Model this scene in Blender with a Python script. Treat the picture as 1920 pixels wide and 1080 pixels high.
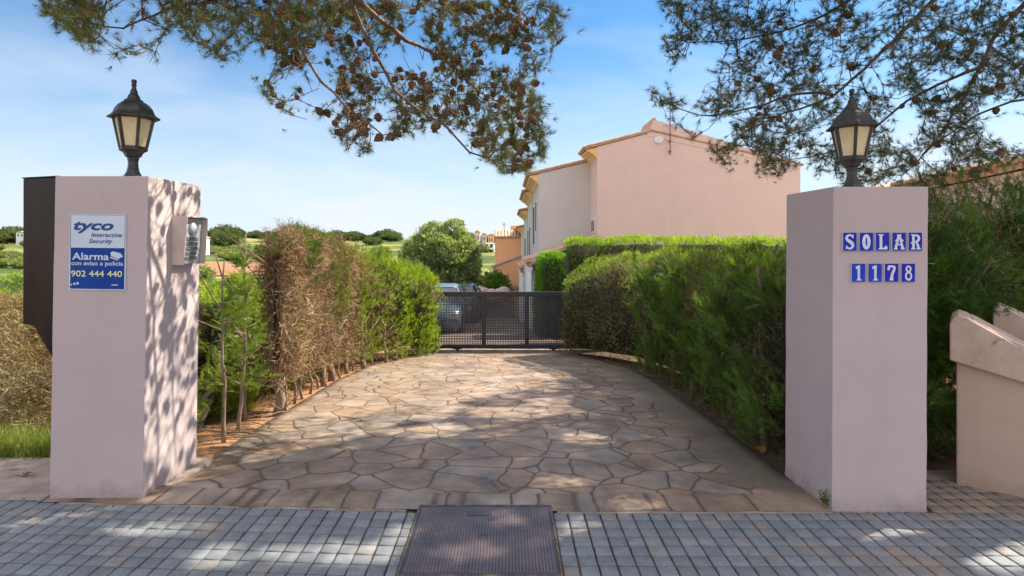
import bpy, bmesh, math, random
import numpy as np
from mathutils import Vector, Matrix
R = math.radians
rng = np.random.default_rng(7); random.seed(7)
for o in list(bpy.data.objects): bpy.data.objects.remove(o)
SC = bpy.context.scene
COL = SC.collection
# ------------------------------------------------------------------ camera, sky, sun, exposure
F, CX, HY, EYE = 1085.0, 950.0, 455.0, 1.6
cam = bpy.data.objects.new('camera', bpy.data.cameras.new('camera')); COL.objects.link(cam)
cam.location = (0, 0, EYE); cam.rotation_euler = (R(90), 0, 0)
cam.data.sensor_width = 36; cam.data.lens = 36*F/1920
cam.data.shift_x = (960-CX)/1920; cam.data.shift_y = -(540-HY)/1920
cam.data.clip_start = .05; cam.data.clip_end = 9000
SC.camera = cam
SUN_AZ, SUN_EL = 62.0, 46.0          # azimuth clockwise from +Y
w = bpy.data.worlds.new('World'); SC.world = w; w.use_nodes = True
nt = w.node_tree; nt.nodes.clear()
def N(nt, t, **k):
    n = nt.nodes.new(t)
    for a, b in k.items():
        if a == 'inp':
            for i, v in b.items(): n.inputs[i].default_value = v
        else: setattr(n, a, b)
    return n
sky = N(nt, 'ShaderNodeTexSky', sky_type='NISHITA', sun_disc=False, sun_elevation=R(SUN_EL), sun_rotation=R(SUN_AZ), air_density=1.0, dust_density=.6, ozone_density=3.5, altitude=50)
tc = N(nt, 'ShaderNodeTexCoord')
mp = N(nt, 'ShaderNodeMapping'); mp.inputs['Scale'].default_value = (1.0, 1.6, 4.5); mp.inputs['Rotation'].default_value = (0.15, 0.1, 0.5)
nz = N(nt, 'ShaderNodeTexNoise', inp={'Scale': 2.1, 'Detail': 8, 'Roughness': .58, 'Distortion': .5})
rp = N(nt, 'ShaderNodeValToRGB'); rp.color_ramp.elements[0].position = .42; rp.color_ramp.elements[0].color = (0, 0, 0, 1); rp.color_ramp.elements[1].position = .80; rp.color_ramp.elements[1].color = (.38, .38, .38, 1)
mx = N(nt, 'ShaderNodeMixRGB', blend_type='MIX'); mx.inputs['Color2'].default_value = (4.0, 4.35, 4.8, 1)
bg = N(nt, 'ShaderNodeBackground', inp={'Strength': .105}); wo = N(nt, 'ShaderNodeOutputWorld')
L = nt.links.new
L(tc.outputs['Generated'], mp.inputs['Vector']); L(mp.outputs[0], nz.inputs['Vector']); L(nz.outputs['Fac'], rp.inputs[0])
sx = N(nt, 'ShaderNodeSeparateXYZ'); L(tc.outputs['Generated'], sx.inputs[0])
hr_ = N(nt, 'ShaderNodeMapRange', interpolation_type='SMOOTHSTEP', inp={'From Min': -.02, 'From Max': .37, 'To Min': .86, 'To Max': 0.0}); L(sx.outputs['Z'], hr_.inputs[0])
am = N(nt, 'ShaderNodeMath', operation='ADD', use_clamp=True); L(hr_.outputs[0], am.inputs[0]); L(rp.outputs[0], am.inputs[1])
L(am.outputs[0], mx.inputs['Fac']); tn = N(nt, 'ShaderNodeMixRGB', blend_type='MULTIPLY', inp={'Fac': 1}); tn.inputs['Color2'].default_value = (.40, .67, .80, 1); L(sky.outputs[0], tn.inputs['Color1']); L(tn.outputs[0], mx.inputs['Color1'])
# unseen bright broken cloud, added overhead and behind the camera to lift shade
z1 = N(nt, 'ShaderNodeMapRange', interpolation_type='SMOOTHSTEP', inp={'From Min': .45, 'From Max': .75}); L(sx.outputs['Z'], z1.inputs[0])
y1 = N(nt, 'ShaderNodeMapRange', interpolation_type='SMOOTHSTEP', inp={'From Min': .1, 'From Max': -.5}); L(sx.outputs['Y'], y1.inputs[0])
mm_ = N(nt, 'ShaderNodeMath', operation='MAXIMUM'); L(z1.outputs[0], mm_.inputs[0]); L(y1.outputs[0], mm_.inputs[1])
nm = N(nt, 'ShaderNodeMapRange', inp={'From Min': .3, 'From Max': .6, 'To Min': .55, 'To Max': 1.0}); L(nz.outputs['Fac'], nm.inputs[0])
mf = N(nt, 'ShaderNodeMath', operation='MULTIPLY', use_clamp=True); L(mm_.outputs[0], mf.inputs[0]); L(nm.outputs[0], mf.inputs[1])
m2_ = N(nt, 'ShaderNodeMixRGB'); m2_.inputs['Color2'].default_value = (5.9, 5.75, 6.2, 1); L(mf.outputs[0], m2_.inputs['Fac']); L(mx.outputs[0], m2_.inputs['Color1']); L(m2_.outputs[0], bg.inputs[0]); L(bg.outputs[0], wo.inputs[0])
sl = bpy.data.lights.new('sun', 'SUN'); sl.energy = 5.0; sl.angle = R(.55); sl.color = (1, .90, .74)
sun = bpy.data.objects.new('sun', sl); COL.objects.link(sun)
SD = Vector((math.sin(R(SUN_AZ))*math.cos(R(SUN_EL)), math.cos(R(SUN_AZ))*math.cos(R(SUN_EL)), math.sin(R(SUN_EL))))
sun.rotation_euler = SD.to_track_quat('Z', 'Y').to_euler(); sun.location = (20, 10, 30)
SC.view_settings.view_transform = 'Standard'; SC.view_settings.look = 'None'; SC.view_settings.exposure = 1.08; SC.view_settings.gamma = 1
SC.render.engine = 'CYCLES'
SC.cycles.max_bounces = 7; SC.cycles.diffuse_bounces = 4; SC.cycles.transmission_bounces = 5; SC.cycles.transparent_max_bounces = 8
SC.cycles.sample_clamp_indirect = 6

# ------------------------------------------------------------------ helpers
def tag(o, label=None, cat=None, group=None, kind=None):
    if label: o['label'] = label
    if cat: o['category'] = cat
    if group: o['group'] = group
    if kind: o['kind'] = kind
    return o
def empty(name, loc=(0, 0, 0), rz=0, **k):
    o = bpy.data.objects.new(name, None); COL.objects.link(o); o.location = loc; o.rotation_euler = (0, 0, rz); o.empty_display_size = .2
    return tag(o, **k)
def P(px, py, d): return Vector(((px-CX)/F*d, d, EYE-(py-HY)/F*d))
class MB:
    def __init__(s): s.v = []; s.f = []
    def add(s, vs, fs):
        b = len(s.v); s.v += [tuple(v) for v in vs]; s.f += [tuple(i+b for i in f) for f in fs]; return s
    def box(s, x0, x1, y0, y1, z0, z1):
        return s.add([(x0,y0,z0),(x1,y0,z0),(x1,y1,z0),(x0,y1,z0),(x0,y0,z1),(x1,y0,z1),(x1,y1,z1),(x0,y1,z1)],
                     [(0,3,2,1),(4,5,6,7),(0,1,5,4),(1,2,6,5),(2,3,7,6),(3,0,4,7)])
    def prism(s, pts, a0, a1, axis='y'):
        n = len(pts)
        def m(p, a): return (p[0], a, p[1]) if axis == 'y' else ((a, p[0], p[1]) if axis == 'x' else (p[0], p[1], a))
        vs = [m(p, a0) for p in pts]+[m(p, a1) for p in pts]
        fs = [tuple(range(n)), tuple(range(2*n-1, n-1, -1))]+[(i, i+n, (i+1) % n+n, (i+1) % n) for i in range(n)]
        return s.add(vs, fs)
    def lathe(s, prof, n=16, c=(0, 0, 0), cap=True, off=0):
        vs = []
        for r, z in prof:
            for k in range(n):
                a = 2*math.pi*(k+off)/n; vs.append((c[0]+r*math.cos(a), c[1]+r*math.sin(a), c[2]+z))
        fs = [(i*n+k, i*n+(k+1) % n, (i+1)*n+(k+1) % n, (i+1)*n+k) for i in range(len(prof)-1) for k in range(n)]
        if cap: fs += [tuple(range(n-1, -1, -1)), tuple(range((len(prof)-1)*n, len(prof)*n))]
        return s.add(vs, fs)
    def tube(s, pts, rad, n=6):
        pts = [Vector(p) for p in pts]; vs = []
        for i, p in enumerate(pts):
            d = (pts[min(i+1, len(pts)-1)]-pts[max(i-1, 0)]).normalized()
            u = d.cross(Vector((.3, .1, 1)) if abs(d.z) < .9 else Vector((1, 0, 0))).normalized(); v = d.cross(u)
            r = rad[i] if hasattr(rad, '__len__') else rad
            for k in range(n):
                a = 2*math.pi*k/n; vs.append(p+u*math.cos(a)*r+v*math.sin(a)*r)
        fs = [(i*n+k, i*n+(k+1) % n, (i+1)*n+(k+1) % n, (i+1)*n+k) for i in range(len(pts)-1) for k in range(n)]
        fs += [tuple(range(n-1, -1, -1)), tuple(range((len(pts)-1)*n, len(pts)*n))]
        return s.add(vs, fs)
    def xf(s, M):
        s.v = [tuple(M @ Vector(v)) for v in s.v]; return s
    def build(s, name, mat, parent=None, bevel=0, smooth=False, seg=2, **k):
        me = bpy.data.meshes.new(name); me.from_pydata(s.v, [], s.f)
        bm = bmesh.new(); bm.from_mesh(me); bmesh.ops.recalc_face_normals(bm, faces=bm.faces)
        if bevel: bmesh.ops.bevel(bm, geom=[e for e in bm.edges if len(e.link_faces) == 2 and e.calc_face_angle(0) > .5], offset=bevel, segments=seg, profile=.6, affect='EDGES', clamp_overlap=True)
        bm.to_mesh(me); bm.free()
        if smooth: me.shade_smooth()
        me.materials.append(mat)
        o = bpy.data.objects.new(name, me); COL.objects.link(o)
        if parent: o.parent = parent
        return tag(o, **k)
def npmesh(name, V, faces_n, mat, parent=None, col=None, loops=None, smooth=False, **k):
    """V (n,3); faces_n verts per face (3/4) in order, or loops index array"""
    me = bpy.data.meshes.new(name); V = np.asarray(V, np.float32).reshape(-1, 3)
    if loops is None: loops = np.arange(len(V))
    loops = np.asarray(loops).ravel(); nf = len(loops)//faces_n
    me.vertices.add(len(V)); me.vertices.foreach_set('co', V.ravel())
    me.loops.add(len(loops)); me.loops.foreach_set('vertex_index', loops.astype(np.int32))
    me.polygons.add(nf); me.polygons.foreach_set('loop_start', np.arange(0, nf*faces_n, faces_n, dtype=np.int32))
    if col is not None:
        a = me.color_attributes.new('Col', 'FLOAT_COLOR', 'POINT'); c = np.ones((len(V), 4), np.float32); c[:, :3] = col; a.data.foreach_set('color', c.ravel())
    me.update(calc_edges=True); me.validate()
    if smooth: me.shade_smooth()
    me.materials.append(mat)
    o = bpy.data.objects.new(name, me); COL.objects.link(o)
    if parent: o.parent = parent
    return tag(o, **k)
def copy_tree(o, parent=None, **k):
    c = o.copy(); COL.objects.link(c); c.parent = parent
    for ch in o.children: copy_tree(ch, c)
    return tag(c, **k)
# --- smooth value noise
_G = rng.random((32, 32, 32))
def vnoise(p):
    p = np.asarray(p, float); i = np.floor(p).astype(int); f = p-i; f = f*f*(3-2*f); r = 0
    for dx in (0, 1):
        for dy in (0, 1):
            for dz in (0, 1):
                wgt = (f[..., 0] if dx else 1-f[..., 0])*(f[..., 1] if dy else 1-f[..., 1])*(f[..., 2] if dz else 1-f[..., 2])
                r = r+wgt*_G[(i[..., 0]+dx) % 32, (i[..., 1]+dy) % 32, (i[..., 2]+dz) % 32]
    return r
# ------------------------------------------------------------------ materials
def mat(name, rough=.8, spec=.3, metal=0):
    m = bpy.data.materials.new(name); m.use_nodes = True; t = m.node_tree; b = t.nodes['Principled BSDF']
    b.inputs['Roughness'].default_value = rough; b.inputs['Specular IOR Level'].default_value = spec; b.inputs['Metallic'].default_value = metal
    return m, t, b
def noise_mat(name, c1, c2, scale=3, rough=.8, bump=.0, bscale=60, spec=.3, metal=0, stretch=(1, 1, 1), spots=None, lo=.35, hi=.65, bdist=.01):
    m, t, b = mat(name, rough, spec, metal); l = t.links.new
    tcn = N(t, 'ShaderNodeTexCoord'); mpn = N(t, 'ShaderNodeMapping'); mpn.inputs['Scale'].default_value = stretch; l(tcn.outputs['Object'], mpn.inputs['Vector'])
    n1 = N(t, 'ShaderNodeTexNoise', inp={'Scale': scale, 'Detail': 6, 'Roughness': .62}); l(mpn.outputs[0], n1.inputs['Vector'])
    r = N(t, 'ShaderNodeValToRGB'); r.color_ramp.elements[0].position = lo; r.color_ramp.elements[1].position = hi
    r.color_ramp.elements[0].color = (*c1, 1); r.color_ramp.elements[1].color = (*c2, 1); l(n1.outputs['Fac'], r.inputs[0])
    out = r.outputs[0]
    if spots:
        n3 = N(t, 'ShaderNodeTexNoise', inp={'Scale': spots[1], 'Detail': 5, 'Roughness': .7}); l(tcn.outputs['Object'], n3.inputs['Vector'])
        r3 = N(t, 'ShaderNodeValToRGB'); r3.color_ramp.elements[0].position = spots[2]; r3.color_ramp.elements[1].position = spots[2]+.08; l(n3.outputs['Fac'], r3.inputs[0])
        mm = N(t, 'ShaderNodeMixRGB'); mm.inputs['Color2'].default_value = (*spots[0], 1); l(r3.outputs[0], mm.inputs['Fac']); l(out, mm.inputs['Color1']); out = mm.outputs[0]
    l(out, b.inputs['Base Color'])
    if bump:
        n2 = N(t, 'ShaderNodeTexNoise', inp={'Scale': bscale, 'Detail': 4}); l(tcn.outputs['Object'], n2.inputs['Vector'])
        bp = N(t, 'ShaderNodeBump', inp={'Strength': bump, 'Distance': bdist}); l(n2.outputs['Fac'], bp.inputs['Height']); l(bp.outputs[0], b.inputs['Normal'])
    return m
def leaf_mat(name, trans=.35, rough=.55, spec=.25, tint=(1, 1, 1)):
    m = bpy.data.materials.new(name); m.use_nodes = True; t = m.node_tree; l = t.links.new; b = t.nodes['Principled BSDF']; out = t.nodes['Material Output']
    a = N(t, 'ShaderNodeVertexColor', layer_name='Col')
    l(a.outputs[0], b.inputs['Base Color']); b.inputs['Roughness'].default_value = rough; b.inputs['Specular IOR Level'].default_value = spec
    tr = N(t, 'ShaderNodeBsdfTranslucent'); g = N(t, 'ShaderNodeMixRGB', blend_type='MULTIPLY', inp={'Fac': 1}); g.inputs['Color2'].default_value = (1.35, 1.5, .6, 1); l(a.outputs[0], g.inputs['Color1']); l(g.outputs[0], tr.inputs['Color'])
    ms = N(t, 'ShaderNodeMixShader', inp={'Fac': trans}); l(b.outputs[0], ms.inputs[1]); l(tr.outputs[0], ms.inputs[2]); l(ms.outputs[0], out.inputs['Surface'])
    return m
M = {}
def stucco(name, c, var=.06, dirt=None, grime=True):
    """painted render: faint mottling, trowel bump, grime near its own foot (z in object space)"""
    m, t, b = mat(name, .88, .2); l = t.links.new; tcn = N(t, 'ShaderNodeTexCoord')
    n1 = N(t, 'ShaderNodeTexNoise', inp={'Scale': 1.7, 'Detail': 7, 'Roughness': .65}); l(tcn.outputs['Object'], n1.inputs['Vector'])
    r = N(t, 'ShaderNodeValToRGB'); r.color_ramp.elements[0].position = .3; r.color_ramp.elements[1].position = .7
    r.color_ramp.elements[0].color = (*[x*(1-var) for x in c], 1); r.color_ramp.elements[1].color = (*[min(1, x*(1+var)) for x in c], 1); l(n1.outputs['Fac'], r.inputs[0])
    ms = N(t, 'ShaderNodeMapping'); ms.inputs['Scale'].default_value = (9, 9, .5); l(tcn.outputs['Object'], ms.inputs['Vector'])
    n4 = N(t, 'ShaderNodeTexNoise', inp={'Scale': 1.3, 'Detail': 5}); l(ms.outputs[0], n4.inputs['Vector'])
    r4 = N(t, 'ShaderNodeValToRGB'); r4.color_ramp.elements[0].position = .5; r4.color_ramp.elements[1].position = .85; r4.color_ramp.elements[1].color = (.15, .15, .15, 1); l(n4.outputs['Fac'], r4.inputs[0])
    m2 = N(t, 'ShaderNodeMixRGB'); m2.inputs['Color2'].default_value = (*[x*.72 for x in c], 1); l(r4.outputs[0], m2.inputs['Fac']); l(r.outputs[0], m2.inputs['Color1'])
    out = m2.outputs[0]
    if dirt:
        sp = N(t, 'ShaderNodeSeparateXYZ'); l(tcn.outputs['Object'], sp.inputs[0])
        n5 = N(t, 'ShaderNodeTexNoise', inp={'Scale': 9, 'Detail': 6, 'Roughness': .7}); l(tcn.outputs['Object'], n5.inputs['Vector'])
        ma = N(t, 'ShaderNodeMath', operation='MULTIPLY_ADD', inp={1: .35, 2: -.06}); l(n5.outputs['Fac'], ma.inputs[0])
        mr = N(t, 'ShaderNodeMath', operation='SUBTRACT'); l(ma.outputs[0], mr.inputs[0]); l(sp.outputs['Z'], mr.inputs[1])
        mc = N(t, 'ShaderNodeMath', operation='MULTIPLY', use_clamp=True, inp={1: 6.0}); l(mr.outputs[0], mc.inputs[0])
        mk = N(t, 'ShaderNodeMath', operation='MULTIPLY', inp={1: .55}); l(mc.outputs[0], mk.inputs[0])
        m3 = N(t, 'ShaderNodeMixRGB'); m3.inputs['Color2'].default_value = (*dirt, 1); l(mk.outputs[0], m3.inputs['Fac']); l(out, m3.inputs['Color1']); out = m3.outputs[0]
    n6 = N(t, 'ShaderNodeTexNoise', inp={'Scale': 26, 'Detail': 3}); l(tcn.outputs['Object'], n6.inputs['Vector'])
    r6 = N(t, 'ShaderNodeValToRGB'); r6.color_ramp.elements[0].position = .76; r6.color_ramp.elements[1].position = .79; l(n6.outputs['Fac'], r6.inputs[0])
    m6 = N(t, 'ShaderNodeMixRGB'); m6.inputs['Color2'].default_value = (*[x*.5 for x in c], 1); l(r6.outputs[0], m6.inputs['Fac']); l(out, m6.inputs['Color1'])
    l(m6.outputs[0], b.inputs['Base Color'])
    n2 = N(t, 'ShaderNodeTexNoise', inp={'Scale': 90, 'Detail': 4}); l(tcn.outputs['Object'], n2.inputs['Vector'])
    n7 = N(t, 'ShaderNodeTexNoise', inp={'Scale': 5, 'Detail': 3}); l(tcn.outputs['Object'], n7.inputs['Vector'])
    ad = N(t, 'ShaderNodeMath', operation='MULTIPLY_ADD', inp={1: 4.0}); l(n7.outputs['Fac'], ad.inputs[0]); l(n2.outputs['Fac'], ad.inputs[2])
    bp = N(t, 'ShaderNodeBump', inp={'Strength': .22, 'Distance': .006}); l(ad.outputs[0], bp.inputs['Height']); l(bp.outputs[0], b.inputs['Normal'])
    return m
M['pillar'] = stucco('pink_render', (.50, .42, .42), .05, dirt=(.25, .195, .155))
M['lowwall'] = stucco('ochre_render', (.50, .375, .30), .10, dirt=(.30, .21, .14))
M['coping'] = noise_mat('coping', (.46, .34, .27), (.60, .47, .39), 5, .9, .4, 50, spots=((.30, .22, .17), 14, .60))
M['pinkwall'] = stucco('pink_house_render', (.80, .60, .53), .04)
M['whitewall'] = stucco('cream_house_render', (.64, .61, .58), .04)
M['orangewall'] = stucco('orange_house_render', (.86, .46, .24), .04)
M['cornice'] = noise_mat('cornice', (.85, .52, .22), (.92, .62, .32), 4, .8)
M['rooftile'] = noise_mat('clay_roof_tile', (.44, .27, .18), (.64, .44, .31), 2.2, .85, .3, 30, stretch=(3, 3, 3))
M['white'] = noise_mat('white_paint', (.74, .74, .76), (.82, .82, .82), 3, .6)
M['shutter'] = noise_mat('shutter', (.03, .05, .045), (.06, .08, .07), 8, .6)
M['brownshutter'] = noise_mat('brown_shutter', (.30, .19, .12), (.38, .25, .17), 8, .6)
M['lampmetal'] = noise_mat('lamp_metal', (.020, .022, .026), (.06, .056, .052), 16, .42, .5, 60, spec=.5, spots=((.17, .14, .11), 22, .62), bdist=.004)
M['lampglass'] = noise_mat('lamp_glass', (.62, .52, .27), (.78, .70, .46), 7, .35, .25, 16, spec=.5, spots=((.62, .42, .2), 9, .66))
M['blackbox'] = noise_mat('black_steel', (.006, .006, .008), (.022, .014, .009), 2.2, .26, .10, 5, spec=.35, metal=.0, stretch=(4, 1, .7), bdist=.02)
M['gate'] = noise_mat('gate_paint', (.028, .030, .042), (.04, .042, .055), 6, .42, spec=.5)
M['hood'] = noise_mat('intercom_hood', (.50, .42, .38), (.58, .50, .45), 12, .55, spec=.4)
M['panel'] = noise_mat('grey_panel', (.30, .33, .34), (.40, .43, .44), 12, .4, spec=.5)
M['button'] = noise_mat('button', (.10, .11, .115), (.15, .16, .165), 12, .5)
M['dome'] = noise_mat('dome', (.42, .46, .50), (.5, .53, .56), 12, .12, spec=.7)
M['signwhite'] = noise_mat('sign_white', (.50, .60, .70), (.60, .69, .77), 3, .3, spec=.4)
M['signblue'] = noise_mat('sign_blue', (.006, .045, .25), (.010, .060, .31), 3, .4, spec=.15)
M['navy'] = noise_mat('sign_navy', (.012, .05, .2), (.015, .06, .24), 3, .4)
M['signyellow'] = noise_mat('sign_yellow', (.72, .78, .35), (.8, .82, .42), 8, .4)
M['tileblue'] = noise_mat('glaze_blue', (.008, .014, .30), (.015, .035, .48), 20, .22, .3, 30, spec=.2, bdist=.002)
M['tileblue2'] = noise_mat('glaze_bright_blue', (.010, .035, .42), (.02, .07, .55), 20, .22, .3, 30, spec=.2, bdist=.002)
M['tilewhite'] = noise_mat('glaze_white', (.52, .62, .75), (.64, .72, .82), 30, .2, spec=.6)
M['tileedge'] = noise_mat('tile_body', (.5, .5, .52), (.62, .62, .64), 30, .7)
M['bark'] = noise_mat('pine_bark', (.11, .075, .05), (.26, .19, .14), 14, .9, .8, 40, stretch=(1, 1, .35))
M['trunk'] = noise_mat('hedge_trunk', (.17, .12, .085), (.34, .26, .19), 18, .9, .6, 60, stretch=(1, 1, .3))
M['cone'] = noise_mat('cone', (.10, .058, .035), (.25, .155, .095), 60, .85)
M['soil'] = noise_mat('red_soil', (.20, .095, .045), (.42, .22, .115), 2.5, .95, .9, 30, spots=((.20, .17, .08), 12, .56), bdist=.03)
M['shaded_soil'] = noise_mat('soil_in_shade', (.06, .04, .028), (.15, .095, .06), 3, .95, .9, 30, bdist=.03)  # soil of the right bed, with the shade under the hedge in its colour
M['concrete'] = noise_mat('old_concrete', (.27, .21, .17), (.40, .33, .28), 5, .92, .5, 40, spots=((.16, .12, .095), 7, .60))
M['asphalt'] = noise_mat('asphalt', (.045, .045, .047), (.07, .068, .066), 5, .9, .5, 120)
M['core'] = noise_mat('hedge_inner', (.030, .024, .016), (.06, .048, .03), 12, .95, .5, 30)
M['bamboo'] = noise_mat('cane', (.34, .22, .13), (.55, .40, .26), 14, .9, stretch=(6, 6, .5))
M['iron'] = noise_mat('cover_frame', (.09, .07, .05), (.20, .16, .12), 20, .8, .4, 60)
M['tyre'] = noise_mat('tyre', (.015, .015, .015), (.03, .03, .03), 12, .85)
M['chrome'] = noise_mat('alloy', (.45, .45, .47), (.55, .55, .57), 12, .3, metal=.8)
M['carglass'] = noise_mat('car_glass', (.03, .05, .07), (.04, .06, .09), 3, .05, spec=.9)
M['carsilver'] = noise_mat('silver_blue_paint', (.15, .20, .27), (.17, .225, .30), 3, .25, spec=.6, metal=.2)
M['cardark'] = noise_mat('dark_paint', (.04, .05, .06), (.05, .06, .07), 3, .22, spec=.6)
M['red'] = noise_mat('red_plastic', (.4, .02, .02), (.5, .03, .03), 3, .3)
M['leaf'] = leaf_mat('leaf', .42)
M['needle'] = leaf_mat('needle', .22, .5, .3)
M['dry'] = leaf_mat('dry_twig', .12, .8, .1)

# stamped crazy paving
def stamped(name, border=False):
    m, t, b = mat(name, .62, .38); l = t.links.new; tcn = N(t, 'ShaderNodeTexCoord')
    nd = N(t, 'ShaderNodeTexNoise', inp={'Scale': 2.4, 'Detail': 3}); l(tcn.outputs['Object'], nd.inputs['Vector'])
    vm = N(t, 'ShaderNodeVectorMath', operation='MULTIPLY_ADD'); vm.inputs[1].default_value = (.16, .16, 0) if not border else (.05, .05, 0); l(nd.outputs['Color'], vm.inputs[0]); l(tcn.outputs['Object'], vm.inputs[2])
    sc = N(t, 'ShaderNodeVectorMath', operation='MULTIPLY'); sc.inputs[1].default_value = (1, 1, 0) if not border else (1, .0, 0); l(vm.outputs[0], sc.inputs[0])
    S = 3.1 if not border else 3.1
    v1 = N(t, 'ShaderNodeTexVoronoi', feature='DISTANCE_TO_EDGE', voronoi_dimensions='3D', inp={'Scale': S, 'Randomness': .92}); l(sc.outputs[0], v1.inputs['Vector'])
    v2 = N(t, 'ShaderNodeTexVoronoi', feature='F1', voronoi_dimensions='3D', inp={'Scale': S, 'Randomness': .92}); l(sc.outputs[0], v2.inputs['Vector'])
    nj = N(t, 'ShaderNodeTexNoise', inp={'Scale': 30, 'Detail': 4}); l(tcn.outputs['Object'], nj.inputs['Vector'])
    aj = N(t, 'ShaderNodeMath', operation='MULTIPLY_ADD', inp={1: .030, 2: -.015}); l(nj.outputs['Fac'], aj.inputs[0])
    ad = N(t, 'ShaderNodeMath', operation='ADD'); l(v1.outputs['Distance'], ad.inputs[0]); l(aj.outputs[0], ad.inputs[1])
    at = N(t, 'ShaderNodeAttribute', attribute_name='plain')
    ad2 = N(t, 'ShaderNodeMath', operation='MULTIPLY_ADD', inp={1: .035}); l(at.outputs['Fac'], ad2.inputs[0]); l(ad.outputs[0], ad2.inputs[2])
    jr = N(t, 'ShaderNodeValToRGB'); jr.color_ramp.elements[0].position = .006; jr.color_ramp.elements[1].position = .026; x_ = jr.color_ramp.elements.new(.075); x_.color = (1, 1, 1, 1); jr.color_ramp.elements[1].color = (.80, .80, .80, 1); l(ad2.outputs[0], jr.inputs[0])  # stone colour darkened beside joints: bevel shading put into the colour
    n1 = N(t, 'ShaderNodeTexNoise', inp={'Scale': 2.2, 'Detail': 8, 'Roughness': .68}); l(tcn.outputs['Object'], n1.inputs['Vector'])
    cr = N(t, 'ShaderNodeValToRGB'); e = cr.color_ramp.elements; e[0].position = .32; e[0].color = (.128, .087, .060, 1); e[1].position = .66; e[1].color = (.37, .262, .180, 1); l(n1.outputs['Fac'], cr.inputs[0])
    hs = N(t, 'ShaderNodeSeparateColor'); l(v2.outputs['Color'], hs.inputs[0])
    vv = N(t, 'ShaderNodeMapRange', inp={'From Min': 0, 'From Max': 1, 'To Min': .90, 'To Max': 1.09}); l(hs.outputs[0], vv.inputs[0])
    hv = N(t, 'ShaderNodeHueSaturation'); l(cr.outputs[0], hv.inputs['Color']); l(vv.outputs[0], hv.inputs['Value'])
    ht = N(t, 'ShaderNodeMapRange', inp={'From Min': 0, 'From Max': 1, 'To Min': .65, 'To Max': 1.1}); l(hs.outputs[1], ht.inputs[0]); l(ht.outputs[0], hv.inputs['Saturation'])
    # pale scuffs
    n2 = N(t, 'ShaderNodeTexNoise', inp={'Scale': 6.5, 'Detail': 9, 'Roughness': .78, 'Distortion': 1.2}); l(tcn.outputs['Object'], n2.inputs['Vector'])
    r2 = N(t, 'ShaderNodeValToRGB'); r2.color_ramp.elements[0].position = .52; r2.color_ramp.elements[1].position = .74; r2.color_ramp.elements[1].color = (.6, .6, .6, 1); l(n2.outputs['Fac'], r2.inputs[0])
    m2 = N(t, 'ShaderNodeMixRGB'); m2.inputs['Color2'].default_value = (.44, .38, .335, 1); l(r2.outputs[0], m2.inputs['Fac']); l(hv.outputs[0], m2.inputs['Color1'])
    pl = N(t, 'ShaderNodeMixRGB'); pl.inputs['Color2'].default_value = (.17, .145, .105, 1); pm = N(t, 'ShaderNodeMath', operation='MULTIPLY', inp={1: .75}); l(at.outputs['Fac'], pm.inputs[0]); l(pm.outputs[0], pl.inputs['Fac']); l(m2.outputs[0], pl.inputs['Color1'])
    mj = N(t, 'ShaderNodeMixRGB'); mj.inputs['Color1'].default_value = (.10, .076, .060, 1); l(jr.outputs[0], mj.inputs['Fac']); l(pl.outputs[0], mj.inputs['Color2'])
    l(mj.outputs[0], b.inputs['Base Color'])
    rr = N(t, 'ShaderNodeMapRange', inp={'From Min': .3, 'From Max': .7, 'To Min': .38, 'To Max': .75}); l(n2.outputs['Fac'], rr.inputs[0]); l(rr.outputs[0], b.inputs['Roughness'])
    hb = N(t, 'ShaderNodeMath', operation='MULTIPLY_ADD', inp={1: .5}); l(n2.outputs['Fac'], hb.inputs[0]); l(jr.outputs[0], hb.inputs[2])
    bp = N(t, 'ShaderNodeBump', inp={'Strength': .75, 'Distance': .009}); l(hb.outputs[0], bp.inputs['Height']); l(bp.outputs[0], b.inputs['Normal'])
    return m
M['stamped'] = stamped('stamped_stone'); M['stampband'] = stamped('stamped_band', True)
def pavetile():
    m, t, b = mat('paving_tile', .7, .35); l = t.links.new; tcn = N(t, 'ShaderNodeTexCoord'); g = N(t, 'ShaderNodeNewGeometry')
    a = N(t, 'ShaderNodeVertexColor', layer_name='Col')
    n1 = N(t, 'ShaderNodeTexNoise', inp={'Scale': 14, 'Detail': 7, 'Roughness': .7}); l(tcn.outputs['Object'], n1.inputs['Vector'])
    mr = N(t, 'ShaderNodeMapRange', inp={'From Min': .3, 'From Max': .7, 'To Min': .78, 'To Max': 1.2}); l(n1.outputs['Fac'], mr.inputs[0])
    hv = N(t, 'ShaderNodeHueSaturation'); l(a.outputs[0], hv.inputs['Color']); l(mr.outputs[0], hv.inputs['Value'])
    n2 = N(t, 'ShaderNodeTexNoise', inp={'Scale': 1.6, 'Detail': 7, 'Roughness': .7}); l(tcn.outputs['Object'], n2.inputs['Vector'])
    r2 = N(t, 'ShaderNodeValToRGB'); r2.color_ramp.elements[0].position = .54; r2.color_ramp.elements[1].position = .66; r2.color_ramp.elements[1].color = (.75, .75, .75, 1); l(n2.outputs['Fac'], r2.inputs[0])
    m2 = N(t, 'ShaderNodeMixRGB'); m2.inputs['Color2'].default_value = (.34, .235, .155, 1); l(r2.outputs[0], m2.inputs['Fac']); l(hv.outputs[0], m2.inputs['Color1'])
    l(m2.outputs[0], b.inputs['Base Color'])
    bp = N(t, 'ShaderNodeBump', inp={'Strength': .4, 'Distance': .004}); l(n1.outputs['Fac'], bp.inputs['Height']); l(bp.outputs[0], b.inputs['Normal'])
    return m
M['pave'] = pavetile()
M['joint'] = noise_mat('tile_joint', (.06, .052, .046), (.24, .165, .11), 3.5, .95, .5, 80, lo=.5, hi=.62)
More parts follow.
